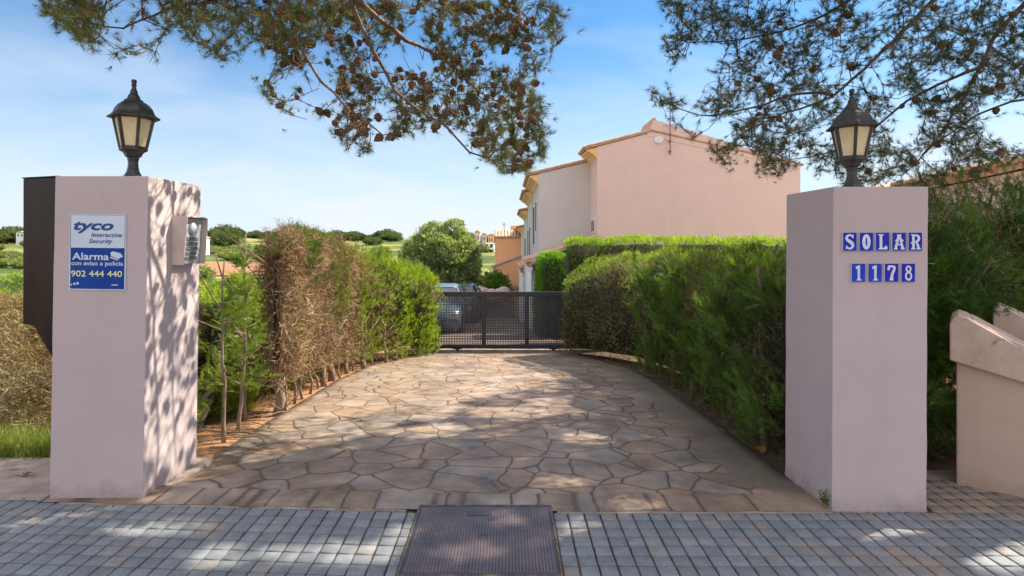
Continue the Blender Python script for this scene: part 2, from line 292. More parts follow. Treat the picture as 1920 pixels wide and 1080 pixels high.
def covermat():
    m, t, b = mat('chequered_iron', .38, .5, .3); l = t.links.new; tcn = N(t, 'ShaderNodeTexCoord')
    n1 = N(t, 'ShaderNodeTexNoise', inp={'Scale': 5, 'Detail': 6}); l(tcn.outputs['Object'], n1.inputs['Vector'])
    r = N(t, 'ShaderNodeValToRGB'); r.color_ramp.elements[0].position = .35; r.color_ramp.elements[1].position = .68; r.color_ramp.elements[0].color = (.045, .042, .058, 1); r.color_ramp.elements[1].color = (.105, .075, .075, 1); l(n1.outputs['Fac'], r.inputs[0])
    l(r.outputs[0], b.inputs['Base Color']); return m
M['cover'] = covermat(); M['tread'] = noise_mat('tread_iron', (.09, .08, .095), (.21, .15, .14), 5, .35, .3, 60, spec=.6)
def terrainmat():
    m, t, b = mat('field', .95, .1); l = t.links.new; tcn = N(t, 'ShaderNodeTexCoord')
    n1 = N(t, 'ShaderNodeTexNoise', inp={'Scale': .045, 'Detail': 9, 'Roughness': .62}); l(tcn.outputs['Object'], n1.inputs['Vector'])
    r = N(t, 'ShaderNodeValToRGB'); e = r.color_ramp.elements; e[0].position = .42; e[0].color = (.07, .105, .03, 1); e[1].position = .66; e[1].color = (.46, .24, .12, 1)
    x = e.new(.53); x.color = (.15, .19, .05, 1); x = e.new(.59); x.color = (.27, .24, .10, 1); l(n1.outputs['Fac'], r.inputs[0])
    n2 = N(t, 'ShaderNodeTexNoise', inp={'Scale': 9, 'Detail': 8, 'Roughness': .7}); l(tcn.outputs['Object'], n2.inputs['Vector'])
    r2 = N(t, 'ShaderNodeValToRGB'); r2.color_ramp.elements[0].color = (.16, .085, .04, 1); r2.color_ramp.elements[1].color = (.44, .25, .13, 1); r2.color_ramp.elements[0].position = .35; r2.color_ramp.elements[1].position = .65; l(n2.outputs['Fac'], r2.inputs[0])
    sp = N(t, 'ShaderNodeSeparateXYZ'); l(tcn.outputs['Object'], sp.inputs[0])
    mr = N(t, 'ShaderNodeMapRange', inp={'From Min': 11, 'From Max': 22}); l(sp.outputs['Y'], mr.inputs[0])
    mm = N(t, 'ShaderNodeMixRGB'); l(mr.outputs[0], mm.inputs['Fac']); l(r2.outputs[0], mm.inputs['Color1']); l(r.outputs[0], mm.inputs['Color2']); l(mm.outputs[0], b.inputs['Base Color'])
    bp = N(t, 'ShaderNodeBump', inp={'Strength': .7, 'Distance': .04}); l(n2.outputs['Fac'], bp.inputs['Height']); l(bp.outputs[0], b.inputs['Normal'])
    return m
M['field'] = terrainmat()
M['lane'] = noise_mat('lane', (.20, .155, .13), (.34, .265, .22), 1.4, .85, .4, 40)

# ------------------------------------------------------------------ terrain and paving
_py = [-4000, 3.6, 12, 20, 45, 120, 300, 700, 4000]; _pz = [0, 0, -.613, -1.35, -3.0, -3.4, 1.5, 3.5, 6]
def prof(y): return np.interp(y, _py, _pz)
def terr(x, y):
    x = np.asarray(x, float); y = np.asarray(y, float)
    far = np.clip((y-25)/120, 0, 1)
    n = vnoise(np.stack([x/55+7, y/55+3, 0*x], -1))-.5
    n2 = vnoise(np.stack([x/3+7, y/3+3, 0*x+5], -1))-.5
    left = np.clip((-x-3.2)/4, 0, 1)*np.clip((y-4)/3, 0, 1)
    flat = np.where((y < 4.0), 0, 1)
    lh = np.clip((-x)/200, 0, 1)*np.clip((y-120)/200, 0, 1)*2.5
    return prof(y)-.03+far*n*4+left*(n2*.25-.15)*flat+lh
def spaced(a, b, n, k):
    u = np.linspace(-1, 1, n); s = np.sinh(u*k)/np.sinh(k); return np.where(s < 0, -a*s*-1, b*s) if False else np.where(s < 0, s*abs(a), s*b)
xs = spaced(-3500, 3500, 161, 8); ys = np.concatenate([[-3000, -800, -200, -60, -20, -8, 0, 2, 3], np.arange(3.6, 24, .6), 24*np.exp(np.linspace(.03, math.log(4200/24), 90))])
XX, YY = np.meshgrid(xs, ys); ZZ = terr(XX, YY)
ZZ = np.where(YY < 3.7, -.06, ZZ); ZZ = np.where((YY < .9), -.17, ZZ)
nx, ny = len(xs), len(ys); idx = (np.arange(ny-1)[:, None]*nx+np.arange(nx-1)).ravel()
npmesh('ground', np.stack([XX, YY, ZZ], -1), 4, M['field'], loops=np.stack([idx, idx+1, idx+1+nx, idx+nx], -1), smooth=True, kind='structure')

LE = [(-2.35, 3.55), (-2.27, 4.2), (-2.33, 5.7), (-2.38, 8.2), (-2.25, 9.6), (-1.86, 10.5), (-1.42, 11.35), (-1.40, 12.3)]   # drive edges
RE = [(2.2, 3.4), (1.95, 3.98), (2.04, 5.67), (2.07, 8.16), (1.97, 9.3), (1.56, 10.45), (1.30, 11.2), (1.28, 12.3)]
def sheet(name, le, re_, y0, y1, m, dz=.0, ny=60, nxx=24, y0f=None, plain=False, **k):
    yy = np.linspace(0, 1, ny); V = []; pa = []
    for a in yy:
        for u in np.linspace(0, 1, nxx):
            xm = (u-.5)*4.4; ys0 = y0f(xm) if y0f else y0
            y = ys0+(y1-ys0)*a
            xl = np.interp(y, [p[1] for p in le], [p[0] for p in le]); xr = np.interp(y, [p[1] for p in re_], [p[0] for p in re_])
            x = xl+(xr-xl)*u; V.append((x, y, float(prof(y))+dz+.0))
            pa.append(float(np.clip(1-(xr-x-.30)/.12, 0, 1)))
    idx = (np.arange(ny-1)[:, None]*nxx+np.arange(nxx-1)).ravel()
    o = npmesh(name, V, 4, m, loops=np.stack([idx, idx+1, idx+1+nxx, idx+nxx], -1), smooth=True, **k)
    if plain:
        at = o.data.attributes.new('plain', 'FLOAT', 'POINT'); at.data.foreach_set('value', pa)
    md = o.modifiers.new('thick', 'SOLIDIFY'); md.thickness = .05; md.offset = -1
    return o
def edge_y(x): return 3.44+max(0, -.1-x)*.045          # front line of driveway band
def band_y(x): return 3.69+max(0, -.1-x)*.045
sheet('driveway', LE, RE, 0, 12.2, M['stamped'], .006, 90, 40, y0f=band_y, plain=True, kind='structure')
V = []; n = 60
for i in range(n+1):
    x = -2.9+5.1*i/n
    V += [(x, edge_y(x)+.012*math.sin(x*9)*.5, .004), (x, band_y(x)-.008, .004)]
npmesh('driveway_band', V, 4, M['stampband'], loops=[(2*i, 2*i+2, 2*i+3, 2*i+1) for i in range(n)], kind='structure')
MB().box(-3.0, 2.28, 3.625, 3.9, -.08, -.034).build('joint_bed', M['concrete'], kind='structure')
LN = [(-3.6, 12), (-4.0, 14), (-4.2, 60)]; RN = [(1.45, 12), (1.3, 13), (.75, 20), (.9, 60)]
sheet('lane', LN, RN, 12.22, 52, M['lane'], .004, 60, 12, kind='structure')
sheet('soil_bed_left', [(-3.9, 3.6), (-3.6, 12)], [(p[0]-.02, p[1]) for p in LE], 3.9, 12, M['soil'], -.012, 50, 8, kind='structure')
sheet('soil_bed_right', [(p[0]+.02, p[1]) for p in RE], [(3.4, 3.4), (3.2, 12)], 4.0, 12, M['shaded_soil'], -.012, 50, 8, kind='structure')
MB().box(-9, 10, .9, 3.62, -.10, -.012).build('pavement_bed', M['joint'], kind='structure')
MB().box(-9, -2.2, 3.62, 4.35, -.08, -.012).build('concrete_apron_left', M['concrete'], kind='structure')
MB().box(2.3, 10, 3.62, 4.1, -.08, -.013).build('concrete_apron_right', M['concrete'], kind='structure')
MB().box(-40, 40, .74, .895, -.16, .0).build('kerb', M['concrete'], bevel=.012, kind='structure')
MB().box(-200, 200, -6, .735, -.25, -.13).build('road', M['asphalt'], kind='structure')
# paving tiles with real gaps
T = .0950; G = .0043; Vt = []; Ct = []; Lt = []
cvx0, cvx1, cvy0, cvy1 = -.530, .272, 2.775, 3.520
def tile_limit(x): return (3.44+max(0, -.53-x)*.063) if x < 2.45 else 3.86
for i in range(-92, 100):
    for j in range(0, 31):
        x = (i+.5)*T-.02; sh = max(0, -.53-x)*.063
        y = 3.435-(j+.5)*T+sh + (.475 if x > 2.5 else 0)
        if y < .9+T/2 : continue
        hx = T/2-G*random.uniform(.7, 1.2)-(.0018 if i % 2 else 0)
        if x+T/2 > cvx0 and x-T/2 < cvx1 and y+T/2 > cvy0 and y-T/2 < cvy1:
            xa, xb_ = x-hx, x+hx
            if x < (cvx0+cvx1)/2: xb_ = min(xb_, cvx0-.006)
            else: xa = max(xa, cvx1+.006)
            if xb_-xa < .02: continue
            x = (xa+xb_)/2; hx = (xb_-xa)/2
        hy = T/2-G*random.uniform(.7, 1.2); z = random.uniform(-.0012, .0012); b = len(Vt)
        tx, ty = random.uniform(-.008, .008), random.uniform(-.008, .008); sr = random.uniform(-.012, .012)
        c = .005
        for (ex, ez) in ((0, -.012), (0, z-.003), (c, z)):
            for sx, sy in ((-1, -1), (1, -1), (1, 1), (-1, 1)):
                ax, ay = sx*(hx-ex), sy*(hy-ex); Vt.append((x+ax-ay*sr, y+ay+ax*sr-ax*.063*(x < -.53), ez+.0+ax*tx+ay*ty if ez > -.01 else ez))
        aged = 1 if x > 2.5 and y > 3.45 else 0
        v = random.uniform(.86, 1.14); cc = (np.array((.20, .216, .232)) if not aged else np.array((.25, .215, .18)))*v
        if random.random() < .10: cc = cc*.5+np.array((.30, .255, .22))*.5
        Ct += [cc]*12
        for r_ in (0, 4):
            for k in range(4): Lt.append((b+r_+k, b+r_+(k+1) % 4, b+r_+4+(k+1) % 4, b+r_+4+k))
        Lt.append((b+8, b+9, b+10, b+11))
npmesh('pavement', Vt, 4, M['pave'], col=np.array(Ct), loops=np.array(Lt), kind='structure')
# mortar smear along the joint line at the drive's lip
mb = MB()
mb.prism([(x, edge_y(x)+.010+.008*math.sin(x*23)) for x in np.linspace(-2.75, -.60, 40)]+[(x, edge_y(x)-.012+.01*math.sin(x*31)) for x in np.linspace(-.60, -2.75, 40)], -.01, .0015, 'z')
mb.prism([(x, 3.446+.005*math.sin(x*23)) for x in np.linspace(.30, 1.93, 40)]+[(x, 3.424+.004*math.sin(x*31)) for x in np.linspace(1.93, .30, 40)], -.01, .0015, 'z')
mb.build('mortar_strip', M['concrete'], kind='structure')

# ------------------------------------------------------------------ access cover
cv = empty('access_cover', ((cvx0+cvx1)/2, 3.14, .0048), label='rusty dark chequered metal access cover set in the pavement before the driveway', cat='manhole cover')
w2, h2 = (cvx1-cvx0)/2, .375
mb = MB(); mb.box(-w2+.014, w2-.014, -h2+.014, h2-.014, -.02, .001)
mb.build('plate', M['cover'], cv); mb = MB()
nb = 45
for i in range(nb):
    for j in range(41):
        x = -w2+.028+(2*w2-.056)*(i+.5)/nb; y = -h2+.028+(2*h2-.056)*(j+.5)/41
        if x*x+(y)**2 < .0010 or (-.10 < x < .045 and .235 < y < .30): continue
        a, b_ = .0058, .0055
        mb.add([(x-a, y-b_, .0012), (x+a, y-b_, .0012), (x+a, y+b_, .0012), (x-a, y+b_, .0012), (x-a*.6, y-b_*.6, .0032), (x+a*.6, y-b_*.6, .0032), (x+a*.6, y+b_*.6, .0032), (x-a*.6, y+b_*.6, .0032)],
               [(4, 5, 6, 7), (0, 1, 5, 4), (1, 2, 6, 5), (2, 3, 7, 6), (3, 0, 4, 7)])
mb.build('tread', M['tread'], cv)
mb = MB()
for a in ((-w2, w2, h2-.012, h2), (-w2, w2, -h2, -h2+.012), (-w2, -w2+.012, -h2+.012, h2-.012), (w2-.012, w2, -h2+.012, h2-.012)): mb.box(*a, -.02, .004)
mb.build('frame', M['iron'], cv)
MB().lathe([(.013, .001), (.013, .006), (.008, .006), (.007, .0015)], 12, (.0, -.02, 0)).build('lifting_eye', M['iron'], cv)
MB().box(-.095, .04, .24, .296, .0012, .003).build('badge', M['cover'], cv, bevel=.001)

# ------------------------------------------------------------------ gate pillars
def pillar(x0, x1, y0, y1, h, lean, label):
    o = empty('gate_pillar', ((x0+x1)/2, (y0+y1)/2, 0), label=label, cat='pillar', group='rendered gate pillars beside the driveway')
    hx, hy = (x1-x0)/2, (y1-y0)/2; mb = MB(); n = 14
    for i in range(n): 
        pass
    vs = []; fs = []
    for i in range(n+1):
        z = -.02+(h+.02)*i/n
        for (a, b) in ((-1, -1), (1, -1), (1, 1), (-1, 1)): vs.append((a*hx+lean*z+random.uniform(-.0015, .0015), b*hy+random.uniform(-.0015, .0015), z))
    for i in range(n):
        for k in range(4): fs.append((i*4+k, i*4+(k+1) % 4, i*4+4+(k+1) % 4, i*4+4+k))
    fs += [(3, 2, 1, 0), (n*4, n*4+1, n*4+2, n*4+3)]
    mb.add(vs, fs); ob = mb.build('shaft', M['pillar'], o, bevel=.006)
    mb = MB(); rr = random.Random(3)
    for k in range(60):     # crumbs of mortar round the foot
        s = rr.choice((0, 1, 2)); u = rr.uniform(-1, 1)
        x, y = ((u*hx, -hy-rr.uniform(0, .012)) if s == 0 else ((hx+rr.uniform(0, .012), u*hy) if s == 1 else (-hx-rr.uniform(0, .012), u*hy)))
        r = rr.uniform(.002, .008); mb.lathe([(r*.2, -.004), (r, 0), (r*.7, r*.5), (r*.1, r*.7)], 5, (x, y, 0))
    mb.build('mortar_crumbs', M['concrete'], o)
    return o
PL = dict(x0=-2.857, x1=-2.274, y0=3.617, y1=4.24, h=2.017); PR = dict(x0=1.934, x1=2.498, y0=3.44, y1=4.02, h=1.933)
pillar(**PL, lean=.017, label='pink rendered gate pillar left of the driveway carrying the black box and alarm sign')
pillar(**PR, lean=.004, label='pink rendered gate pillar right of the driveway bearing the blue letter tiles')

# ------------------------------------------------------------------ lamps
def lantern(loc, rz, tilt, label):
    o = empty('lantern', loc, rz, label=label, cat='lamp', group='black lanterns on the gate pillars'); o.rotation_euler = (0, tilt, rz)
    MB().lathe([(.098, 0), (.098, .008), (.086, .018), (.060, .040), (.045, .065), (.038, .095), (.036, .130), (.042, .150), (.040, .156), (.058, .166), (.064, .182), (.078, .196), (.098, .205), (.100, .216)], 6, off=.0).build('base', M['lampmetal'], o, bevel=.003)
    rb, rt, zb, zt = .092, .142, .216, .432
    def hexp(r, k): a = math.pi/3*k; return Vector((r*math.cos(a), r*math.sin(a), 0))
    fr = MB()
    for k in range(6):
        a, b = hexp(rb, k), hexp(rt, k); a.z, b.z = zb, zt
        d = Vector((a.x, a.y, 0)).normalized(); t = Vector((-d.y, d.x, 0))
        fr.add([a-t*.011-d*.012, a+t*.011-d*.012, a+t*.008+d*.005, a-t*.008+d*.005, b-t*.012-d*.014, b+t*.012-d*.014, b+t*.009+d*.005, b-t*.009+d*.005], [(0,3,2,1),(4,5,6,7),(0,1,5,4),(1,2,6,5),(2,3,7,6),(3,0,4,7)])
    fr.build('frame', M['lampmetal'], o, bevel=.002)
    for (z, r, h) in ((zb, rb, .016), (zt-.016, rt-.004, .020)):
        m_ = MB(); vs = []
        for k in range(6):
            for (q, zz) in ((r+.002, z), (r-.014, z), (r-.012, z+h), (r+.004, z+h)):
                p = hexp(q, k); vs.append((p.x, p.y, zz))
        fs = [(k*4+i, ((k+1) % 6)*4+i, ((k+1) % 6)*4+(i+1) % 4, k*4+(i+1) % 4) for k in range(6) for i in range(4)]
        m_.add(vs, fs).build('ring', M['lampmetal'], o)
    for k in range(6):
        a, b, c, d = hexp(rb-.006, k), hexp(rb-.006, k+1), hexp(rt-.010, k+1), hexp(rt-.010, k)
        a.z = b.z = zb+.004; c.z = d.z = zt-.004; n_ = (b-a).cross(c-a).normalized()*.003
        MB().add([a, b, c, d, a-n_, b-n_, c-n_, d-n_], [(0, 1, 2, 3), (7, 6, 5, 4), (0, 4, 5, 1), (1, 5, 6, 2), (2, 6, 7, 3), (3, 7, 4, 0)]).build('pane', M['lampglass'], o)
    MB().lathe([(.150, .420), (.182, .422), (.184, .430), (.155, .448), (.142, .462), (.130, .490), (.108, .516), (.084, .532), (.066, .538)], 6).build('roof', M['lampmetal'], o, bevel=.003)
    MB().lathe([(.066, .538), (.064, .546), (.046, .556), (.040, .575), (.028, .590), (.026, .606), (.018, .622), (.014, .642), (.019, .648), (.019, .654), (.013, .658), (.018, .666), (.020, .676), (.016, .686), (.004, .690)], 12).build('finial', M['lampmetal'], o)
    o.scale = (.88, .88, 1)
    return o
lantern((-2.532, 3.92, 2.017), R(18), R(.6), 'weathered black hexagonal lantern on the left gate pillar, against open sky')
l2 = lantern((2.224, 3.73, 1.933), R(12), 0, 'black hexagonal lantern on the right gate pillar, under pine branches'); l2.scale = (.86, .86, .955)

# ------------------------------------------------------------------ letter box, intercom
bx = empty('letter_box', (-2.86, 3.80, 0), label='tall glossy black metal box with slanted foot on the left side of the gate pillar', cat='box')
pts = [(-.198, 2.005), (.018+.016, 2.015), (.016, .86), (-.010, .865), (-.130, 1.075), (-.200, 1.085)]
MB().prism(pts, -.14, .24, 'y').build('body', M['blackbox'], bx, bevel=.004)
MB().prism([(-.2035, 2.006), (.026, 2.017), (.026, 2.024), (-.2035, 2.012)], -.146, .246, 'y').build('lid', M['blackbox'], bx, bevel=.002)
ic = empty('intercom', (-2.274+.017*1.6, 4.03, 1.615), label='beige hooded intercom with grey button panel on the side of the left pillar', cat='intercom')
H = .165
# hood: near cheek, far cheek, top; open toward +X
def cheek(y0, y1): return MB().add([(.001, y0, -H), (.085, y0, -H), (.108, y0, H), (.001, y0, H), (.001, y1, -H), (.085, y1, -H), (.108, y1, H), (.001, y1, H)], [(0, 1, 2, 3), (7, 6, 5, 4), (0, 4, 5, 1), (1, 5, 6, 2), (2, 6, 7, 3), (3, 7, 4, 0)])
hd = cheek(-.155, -.147); c2 = cheek(.112, .120); hd.add(c2.v, c2.f); hd.box(.001, .108, -.147, .112, H-.008, H-.0005)
hd.build('hood', M['hood'], ic, bevel=.0015)
MB().add([(.002, -.145, -H+.004), (.050, -.145, -H+.004), (.072, -.145, H-.012), (.002, -.145, H-.012), (.002, .110, -H+.004), (.050, .110, -H+.004), (.072, .110, H-.012), (.002, .110, H-.012)], [(0, 1, 2, 3), (7, 6, 5, 4), (0, 4, 5, 1), (1, 5, 6, 2), (2, 6, 7, 3), (3, 7, 4, 0)]).build('panel', M['panel'], ic, bevel=.003)
def px_(z): return .050+.022*(z+H)/(2*H)
mb = MB().lathe([(.044, 0), (.040, .012), (.028, .021), (.012, .026), (.002, .027)], 20); mb.xf(Matrix.Translation((px_(.085), -.02, .085)) @ Matrix.Rotation(R(90), 4, 'Y')); mb.build('camera_dome', M['dome'], ic, smooth=True)
for k in range(5):
    z = .012-k*.033; x = px_(z)
    MB().box(x-.002, x+.005, -.085, .060, z-.011, z+.011).build('button', M['button'], ic, bevel=.002)

# ------------------------------------------------------------------ lettering
def text_mesh(s, x0, x1, base, h, shear=0, bold=0.0, y=0, ext=.0008, cap=True):
    cu = bpy.data.curves.new('txt', 'FONT'); cu.body = s; cu.size = 1; cu.shear = shear; cu.offset = bold; cu.extrude = 0; cu.resolution_u = 4
    ob = bpy.data.objects.new('txt', cu); COL.objects.link(ob); bpy.context.view_layer.update()
    me = bpy.data.meshes.new_from_object(ob.evaluated_get(bpy.context.evaluated_depsgraph_get()))
    vs = [v.co.copy() for v in me.vertices]; fs = [tuple(p.vertices) for p in me.polygons]
    bpy.data.objects.remove(ob); bpy.data.curves.remove(cu); bpy.data.meshes.remove(me)
    a, b = min(v.x for v in vs), max(v.x for v in vs); sx = (x1-x0)/(b-a); capz = .73; sz = h/capz
    mb = MB(); mb.add([(x0+(v.x-a)*sx, y, base+v.y*sz) for v in vs], fs); return mb
SW, SH = .353, .474
sg = empty('alarm_sign', (-2.857+.017*1.56+.278, 3.6150, 1.541), label='blue and white security alarm warning sign on the front of the left gate pillar', cat='sign'); sg.rotation_euler = (0, R(.7), 0)
MB().box(-SW/2, SW/2, -.004, 0, -SH/2, SH/2).build('board', M['signwhite'], sg, bevel=.001)
def sx_(u): return -SW/2+SW*(u-95)/650
def sz_(v): return SH/2-SH*(v-105)/860
MB().box(-SW/2+.008, SW/2-.008, -.0052, -.0042, sz_(952), sz_(487)).build('blue_field', M['signblue'], sg)
fr = MB()
for a in ((-SW/2+.006, SW/2-.006, sz_(116), sz_(113)), (-SW/2+.006, -SW/2+.0078, sz_(487), sz_(116)), (SW/2-.0078, SW/2-.006, sz_(487), sz_(116))): fr.box(a[0], a[1], -.0052, -.0042, min(a[2], a[3]), max(a[2], a[3]))
fr.build('border', M['navy'], sg)
def put(mb, name, m): mb.build(name, M[m], sg)
yv = -.0062
mb = text_mesh('tyco', sx_(142), sx_(602), sz_(283), SH*112/860, .28, .028, yv); put(mb, 'lettering', 'navy')
mb = text_mesh('Interactive', sx_(345), sx_(700), sz_(362), SH*50/860, .26, .008, yv); m2 = text_mesh('Security', sx_(320), sx_(592), sz_(432), SH*50/860, .26, .008, yv); mb.add(m2.v, m2.f); put(mb, 'lettering', 'navy')
mb = text_mesh('Alarma', sx_(130), sx_(552), sz_(622), SH*82/860, 0, .018, yv); m2 = text_mesh('con aviso a policía', sx_(122), sx_(716), sz_(684), SH*50/860, 0, .012, yv); mb.add(m2.v, m2.f); put(mb, 'lettering', 'signwhite')
mb = text_mesh('902 444 440', sx_(120), sx_(706), sz_(812), SH*70/860, 0, .006, yv); put(mb, 'lettering', 'signyellow')
def poly2(pts, y): MB().add([(sx_(u), y, sz_(v)) for u, v in pts], [tuple(range(len(pts)))]).build('pictogram', M['signwhite'], sg)
poly2([(572, 535), (600, 524), (690, 545), (695, 572), (668, 612), (575, 575)], yv); poly2([(562, 595), (572, 585), (660, 615), (652, 628)], yv-.0003); poly2([(695, 560), (712, 572), (708, 590), (690, 595), (682, 585)], yv-.0004)
for (u, v, r) in ((125, 905, 9), (160, 897, 13), (197, 890, 15)): poly2([(u+r*math.cos(a), v+r*math.sin(a)) for a in np.linspace(0, 6.283, 11)[:-1]], yv)
poly2([(585, 900), (660, 900), (660, 910), (585, 910)], yv)

# glyph tiles
def strip(mb, pts, ws, y):
    P_ = [Vector((a, 0, b)) for a, b in pts]; n = len(P_); vs = []
    for i in range(n):
        d = (P_[min(i+1, n-1)]-P_[max(i-1, 0)]).normalized(); nn = Vector((-d.z, 0, d.x)); w_ = ws[i] if hasattr(ws, '__len__') else ws
        vs += [P_[i]+nn*w_/2+Vector((0, y, 0)), P_[i]-nn*w_/2+Vector((0, y, 0))]
    mb.add(vs, [(2*i, 2*i+2, 2*i+3, 2*i+1) for i in range(n-1)])
def ring(mb, cx, cz, rx, rz, ix, iz, y, n=24):
    vs = []
    for k in range(n):
        a = 2*math.pi*k/n; vs += [(cx+rx*math.cos(a), y, cz+rz*math.sin(a)), (cx+ix*math.cos(a), y, cz+iz*math.sin(a))]
    mb.add(vs, [(2*k, (2*k+2) % (2*n), (2*k+3) % (2*n), 2*k+1) for k in range(n)])
def pol(mb, pts, y): mb.add([(a, y, b) for a, b in pts], [tuple(range(len(pts)))])
def glyph(c):            # unit box x 0..1, z 0..1.35
    mb = MB(); y = 0; e = -.0003
    if c == 'S':
        strip(mb, [(.76, .98), (.72, 1.10), (.58, 1.20), (.42, 1.20), (.27, 1.10), (.21, .97), (.27, .84), (.42, .74), (.60, .62), (.72, .50), (.74, .36), (.66, .22), (.50, .14), (.36, .16), (.26, .28)], [.05, .10, .14, .16, .19, .2, .22, .26, .28, .24, .22, .19, .15, .12, .05], y)
        pol(mb, [(.80, 1.27), (.78, .93), (.62, 1.06)], y+e); pol(mb, [(.14, .10), (.20, .42), (.42, .18)], y+e)
    elif c == 'O': ring(mb, .5, .68, .34, .60, .07, .36, y)
    elif c == 'L':
        strip(mb, [(.36, 1.22), (.36, .14)], .22, y); pol(mb, [(.10, 1.27), (.62, 1.27), (.50, 1.16), (.22, 1.16)], y+e); pol(mb, [(.12, .08), (.88, .08), (.86, .30), (.74, .40), (.62, .22), (.20, .20)], y+2*e)
    elif c == 'A':
        strip(mb, [(.46, 1.15), (.22, .16)], [.18, .2], y); strip(mb, [(.54, 1.15), (.78, .16)], [.18, .22], y+e); pol(mb, [(.28, 1.26), (.72, 1.26), (.60, 1.12), (.40, 1.12)], y+2*e)
        pol(mb, [(.04, .08), (.40, .08), (.30, .26), (.14, .26)], y+3*e); pol(mb, [(.60, .08), (.97, .08), (.88, .26), (.70, .26)], y+3*e); strip(mb, [(.30, .46), (.70, .46)], .10, y+4*e)
        pol(mb, [(.14, .76), (.34, .96), (.34, .62)], y+5*e); pol(mb, [(.86, .76), (.66, .96), (.66, .62)], y+5*e)
    elif c == 'R':
        strip(mb, [(.34, 1.22), (.34, .14)], .2, y); pol(mb, [(.12, 1.26), (.50, 1.26), (.50, 1.14), (.22, 1.14)], y+e); pol(mb, [(.12, .08), (.52, .08), (.44, .22), (.22, .22)], y+e)
        strip(mb, [(.40, 1.19), (.58, 1.19), (.74, 1.10), (.78, .94), (.72, .78), (.56, .68), (.40, .68)], [.12, .15, .2, .22, .19, .13, .12], y+2*e); strip(mb, [(.56, .68), (.68, .42), (.74, .16)], [.16, .2, .2], y+3*e)
        pol(mb, [(.56, .08), (.95, .08), (.86, .22), (.64, .22)], y+4*e); pol(mb, [(.08, .56), (.26, .72), (.26, .48)], y+5*e)
    elif c == '1':
        strip(mb, [(.52, 1.20), (.52, .16)], .2, y); pol(mb, [(.62, 1.27), (.50, 1.27), (.24, 1.14), (.30, .96), (.44, 1.02), (.62, 1.05)], y+e); pol(mb, [(.32, .08), (.74, .08), (.66, .22), (.40, .22)], y+2*e)
    elif c == '7':
        strip(mb, [(.28, 1.18), (.66, 1.18)], .17, y); strip(mb, [(.66, 1.20), (.74, 1.10), (.68, .90), (.56, .62), (.50, .38), (.48, .08)], [.17, .2, .21, .22, .24, .32], y+e); ring(mb, .25, 1.0, .12, .13, .01, .01, y+2*e, 12); strip(mb, [(.26, 1.25), (.22, 1.0)], .12, y+3*e)
    elif c == '8':
        ring(mb, .52, .98, .24, .27, .11, .13, y); ring(mb, .52, .43, .29, .37, .15, .20, y+e)
    return mb
TW = .0848; TH = .112
def lettertiles(word, pxs, py0, names, mats):
    for c, px, nm, mm in zip(word, pxs, names, mats):
        x = (px-CX)/F*3.44; zt = EYE-(py0-HY)/F*3.44
        o = empty('ceramic_tile', (x, 3.439, zt-TH), label=nm, cat='tile', group='blue ceramic letter and number tiles on the right pillar')
        o.rotation_euler = (0, R(random.uniform(-.5, .5)), 0)
        MB().box(0, TW, -.008, 0, 0, TH).build('body', M['tileedge'], o, bevel=.001)
        MB().box(.004, TW-.0015, -.0094, -.0082, .002, TH-.002).build('glaze', M[mm], o)
        g = glyph(c); s = (TH-.010)/1.35; g.xf(Matrix.Translation((.007, -.0100, .004)) @ Matrix.Diagonal((TW*.86, 1, s, 1))); g.build('letter' if c.isalpha() else 'numeral', M['tilewhite'], o)
lettertiles('SOLAR', [1578+i*30.6 for i in range(5)], 435.5, ['blue ceramic tile with white letter '+c+', in the upper row on the right pillar' for c in 'SOLAR'], ['tileblue']*5)
lettertiles('1178', [1594+i*31 for i in range(4)], 493.5, ['blue tile with white numeral 1, leftmost of the lower row on the right pillar', 'blue tile with white numeral 1, second in the lower row on the right pillar', 'blue tile with white numeral 7 in the lower row on the right pillar', 'blue tile with thin white numeral 8 ending the lower row on the right pillar'], ['tileblue2', 'tileblue2', 'tileblue', 'tileblue'])

# ------------------------------------------------------------------ sliding gate
gz = float(prof(11.7))
gt = empty('sliding_gate', (0, 11.75, gz), label='low dark grey metal sliding gate with square mesh panels across the driveway', cat='gate')
mb = MB(); X0, X1 = -1.95, 2.05; zb, zt = .045, 1.195
mb.box(X0, X1, -.03, .03, zt-.095, zt); mb.box(X0, X1, -.03, .03, zb, zb+.075)
mb.build('frame', M['gate'], gt, bevel=.006)
ps = [X0+.035, -.464, .41, 1.28, X1-.035]
for x in ps: MB().box(x-.037, x+.037, -.028, .028, zb+.0755, zt-.0955).build('post', M['gate'], gt, bevel=.004)
for a, b in zip(ps[:-1], ps[1:]):
    mb = MB(); x0, x1, z0, z1 = a+.0375, b-.0375, zb+.0755, zt-.0955
    nxb = int((x1-x0)/.0325); nzb = int((z1-z0)/.0325)
    for i in range(nxb+1): x = x0+(x1-x0)*i/nxb; mb.box(max(x0, x-.0082), min(x1, x+.0082), -.004, .004, z0, z1)
    for i in range(nzb+1): z = z0+(z1-z0)*i/nzb; mb.box(x0, x1, -.0035, .0035, max(z0, z-.0082), min(z1, z+.0082))
    mb.build('mesh_panel', M['gate'], gt)
for x in (-1.0, .95):
    m_ = MB().lathe([(.03, -.012), (.036, -.010), (.036, .010), (.03, .012)], 14); m_.xf(Matrix.Translation((x, 0, .035)) @ Matrix.Rotation(R(90), 4, 'X')); m_.build('wheel', M['gate'], gt)
    MB().box(x-.09, x+.09, -.02, .02, .028, .046).build('wheel_bracket', M['gate'], gt)
tag(MB().box(-2.2, 2.2, 11.735, 11.765, gz-.02, gz+.010).build('gate_rail', M['iron']), 'thin metal guide rail in the ground under the gate', 'rail')

